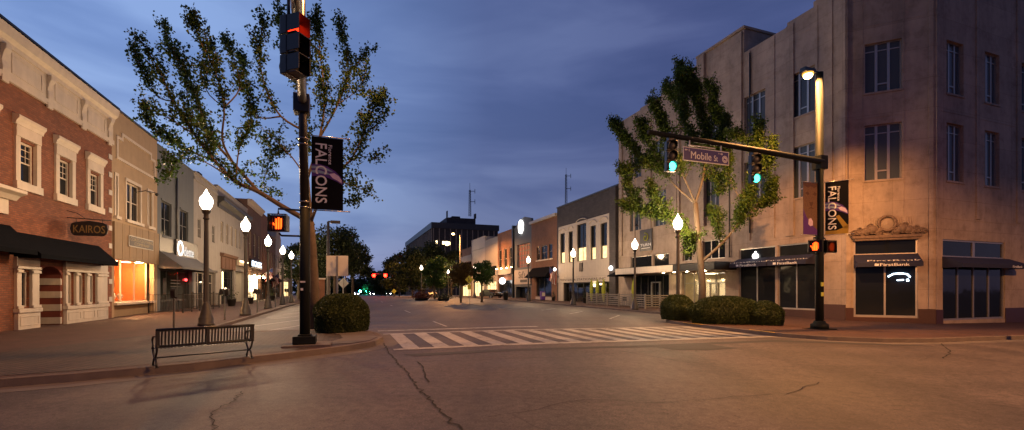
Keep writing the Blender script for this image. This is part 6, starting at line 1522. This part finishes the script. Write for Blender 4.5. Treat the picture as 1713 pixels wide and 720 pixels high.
bush('smaller clipped bush at the right end of the bank corner row', 1279, 20.6, 64, 504, .9, 13000, ex=.8)
bush('clipped bush behind the largest one at the bank corner', 1247, 22.9, 60, 501, .8, 8000, ex=.8)
planter(9.5, 62, 'low red-leaved shrub planter in the middle of the street', 1.1, .3, 'leaf_red', 1800, 1.0, .12, False)
planter(11.9, 59, 'dark low shrub planter under the yellow diamond sign', .9, .3, 'leaf_dark', 900, .7, .12, False)
0 and planter(-1.6, 15.9, 'low leafy shrub at the foot of the tree behind the bush', .25, .1, 'leaf_dark', 200, .3)
# brick gate pier on the left
p = at(537, 470, 36); z = gz(p.x, p.y); A = Frame(p.x, p.y, 20, z); T = thing('brick_pier', 'slim brick pier with pale cap behind the left tree trunk', 'pier', p.x, p.y, z, 20); s = MB(A); s.box(-.28,.28,-.28,.28,0,EYE+(HZ-468)/F_PX*36-z); s.build('shaft', M['brick_orange'], T); s = MB(A); zt_ = EYE+(HZ-468)/F_PX*36-z; s.box(-.34,.34,-.34,.34,zt_+.002,zt_+.12); s.build('cap', M['white'], T)
# ---- cars
def car(label, x, y, ang, mat, lights=False):
    z = gz(x, y); A = Frame(x, y, ang, z); T = thing('parked_car' if not lights else 'oncoming_car', label, 'car', x, y, z, ang)
    s = MB(A); prof = [(-2.2,.35),(-2.25,.75),(-2.1,.95),(-1.5,1.0),(-.9,1.42),(.6,1.45),(1.3,1.02),(2.1,.9),(2.25,.6),(2.2,.32)]
    s.prism(prof, -.88, .88); s.build('body', mat, T, .06)
    s = MB(A); s.prism([(-1.35,1.02),(-.85,1.36),(.55,1.39),(1.15,1.03)], -.886, .886); s.prism([(1.28,1.0),(.68,1.4),(.64,1.36),(1.22,.99)], -.7, .7); s.build('glazing', M['glass'], T)
    for xx in (-1.4, 1.4):
        for yy in (-.89, .75):
            s = MB(A); s.prism([(xx+.33*math.cos(a), .33+.33*math.sin(a)) for a in np.linspace(0, 2*math.pi, 16, endpoint=False)], yy, yy+.16); w_ = s.build('wheel', M['black_matte'], T); s = MB(A); s.prism([(xx+.19*math.cos(a), .33+.19*math.sin(a)) for a in np.linspace(0, 2*math.pi, 10, endpoint=False)], yy-.01, yy+.17); s.build('rim', M['galv'], w_)
    for yy in (-.62, .62):
        s = MB(A); s.ball((2.2, yy, .68), .11, 10, 6); s.build('headlight', M['e_far_white'] if lights else M['galv'], T)
        s = MB(A); s.box(-2.28, -2.2, yy-.14, yy+.14, .72, .86); s.build('tail_light', M['e_far_red'] if lights == 'tail' else M['flag_red'], T)
blk = paint('black_car_paint', (.012,.012,.014), .2, .1, 3)
car('dark parked car under the far trees, nose out', K(722)*88, 87, -70, blk); car('dark parked car left of the first under the far trees', K(706)*93, 92, -60, blk)
car('dark parked car before the white-panelled shops', K(820)*72, 74, -55, blk)
slv = paint('silver_car_paint', (.3,.3,.32), .3, .1, 3, metal=.5)
# ground drops away beyond the crest, so the traffic shows only its lights between the trees
for i, (px, py, D, mt, l) in enumerate(((588,492,240,'e_far_red','red tail lamp glow at the street end'),)): pass
car('oncoming car with headlamps lit on the far street, left of the green signal', K(597)*170, 170, -72, slv, True)
car('oncoming car with headlamps lit behind the small yellow sign', K(622)*165, 165, -72, blk, True)
car('oncoming car with headlamps lit right of the small yellow sign', K(650)*150, 150, -72, slv, True)
# ================================================================ LIGHT, SKY, CAMERA
w = bpy.data.worlds.new('World'); sc.world = w; w.use_nodes = True; n = w.node_tree; n.nodes.clear()
out = N(n, 'ShaderNodeOutputWorld'); bg = N(n, 'ShaderNodeBackground'); sky = N(n, 'ShaderNodeTexSky'); sky.sky_type = 'NISHITA'; sky.sun_disc = False
SUN_EL, SUN_ROT = 3.0, -110.0
sky.sun_elevation = R(SUN_EL); sky.sun_rotation = R(SUN_ROT); sky.ozone_density = 3.0; sky.air_density = 1.0; sky.dust_density = .5
tc = N(n, 'ShaderNodeTexCoord'); mp = N(n, 'ShaderNodeMapping'); mp.inputs['Scale'].default_value = (1.0, 1.0, 4.5); mp.inputs['Rotation'].default_value = (R(6), R(10), 0); L(n, tc.outputs['Generated'], mp.inputs[0])
c1 = N(n, 'ShaderNodeTexNoise', Scale=1.5, Detail=5.0, Roughness=.5, Distortion=.5); L(n, mp.outputs[0], c1.inputs['Vector'])
f = ramp(n, c1.outputs[0], [(.38, (0,0,0)), (.5, (.45,.45,.45)), (.68, (1,1,1))])
f = ramp(n, c1.outputs[0], [(.4, (0,0,0)), (.5, (.45,.45,.45)), (.62, (1,1,1))])
sp = N(n, 'ShaderNodeSeparateXYZ'); L(n, tc.outputs['Generated'], sp.inputs[0])
base = ramp(n, sp.outputs[2], [(0.0, SKY_H), (.14, SKY_M), (.38, SKY_U), (.8, SKY_Z)])
vd = N(n, 'ShaderNodeVectorMath', operation='DOT_PRODUCT'); L(n, tc.outputs['Generated'], vd.inputs[0]); vd.inputs[1].default_value = (-.83, .5, .25)
gl = ramp(n, vd.outputs['Value'], [(.3, (.85,.85,.85)), (.6, (1.15,1.22,1.12)), (.9, (2.3,2.7,2.2))])
base = mix(n, 1.0, base, gl, 'MULTIPLY')
dz = ramp(n, sp.outputs[2], [(.6, (1,1,1)), (.88, (.35,.35,.37))]); dy = ramp(n, math_(n, 'ADD', math_(n, 'MULTIPLY', sp.outputs[1], .5), .5), [(.3, (.62,.62,.64)), (.62, (1,1,1))])
base = mix(n, 1.0, mix(n, 1.0, base, dz, 'MULTIPLY'), dy, 'MULTIPLY')
dusk = mix(n, .06, base, mix(n, 1.0, sky.outputs[0], SKY_TINT, 'MULTIPLY'))
cl = mix(n, 1.0, dusk, ramp(n, f, [(0, (.8,.84,.88)), (.45, (1,1,1)), (1, (1.38,1.32,1.2))]), 'MULTIPLY')
L(n, cl, bg.inputs[0]); bg.inputs[1].default_value = SKY_STR; L(n, bg.outputs[0], out.inputs[0])
sl = bpy.data.lights.new('sun', 'SUN'); sl.energy = SUN_E; sl.angle = R(12); sl.color = (1,.8,.7); so = bpy.data.objects.new('sun', sl); COL.objects.link(so)
az = R(SUN_ROT); dv = Vector((math.sin(az)*math.cos(R(SUN_EL)), math.cos(az)*math.cos(R(SUN_EL)), math.sin(R(SUN_EL)))); so.rotation_euler = dv.to_track_quat('Z', 'Y').to_euler()
cam = bpy.data.cameras.new('camera'); co = bpy.data.objects.new('camera', cam); COL.objects.link(co); sc.camera = co
cam.sensor_width = 36; cam.lens = F_PX/1713*36; cam.shift_y = (HZ-360)/1713; cam.clip_end = 3000; co.location = (0, 0, EYE); co.rotation_euler = (R(90), 0, 0)
vs_ = sc.view_settings; vs_.view_transform = 'Standard'; vs_.look = 'None'; vs_.exposure = EXPO; vs_.gamma = 1; vs_.use_curve_mapping = False
sc.cycles.use_denoising = True; sc.cycles.sample_clamp_indirect = 3; sc.cycles.max_bounces = 6; sc.cycles.transparent_max_bounces = 12; sc.cycles.caustics_reflective = False; sc.cycles.caustics_refractive = False
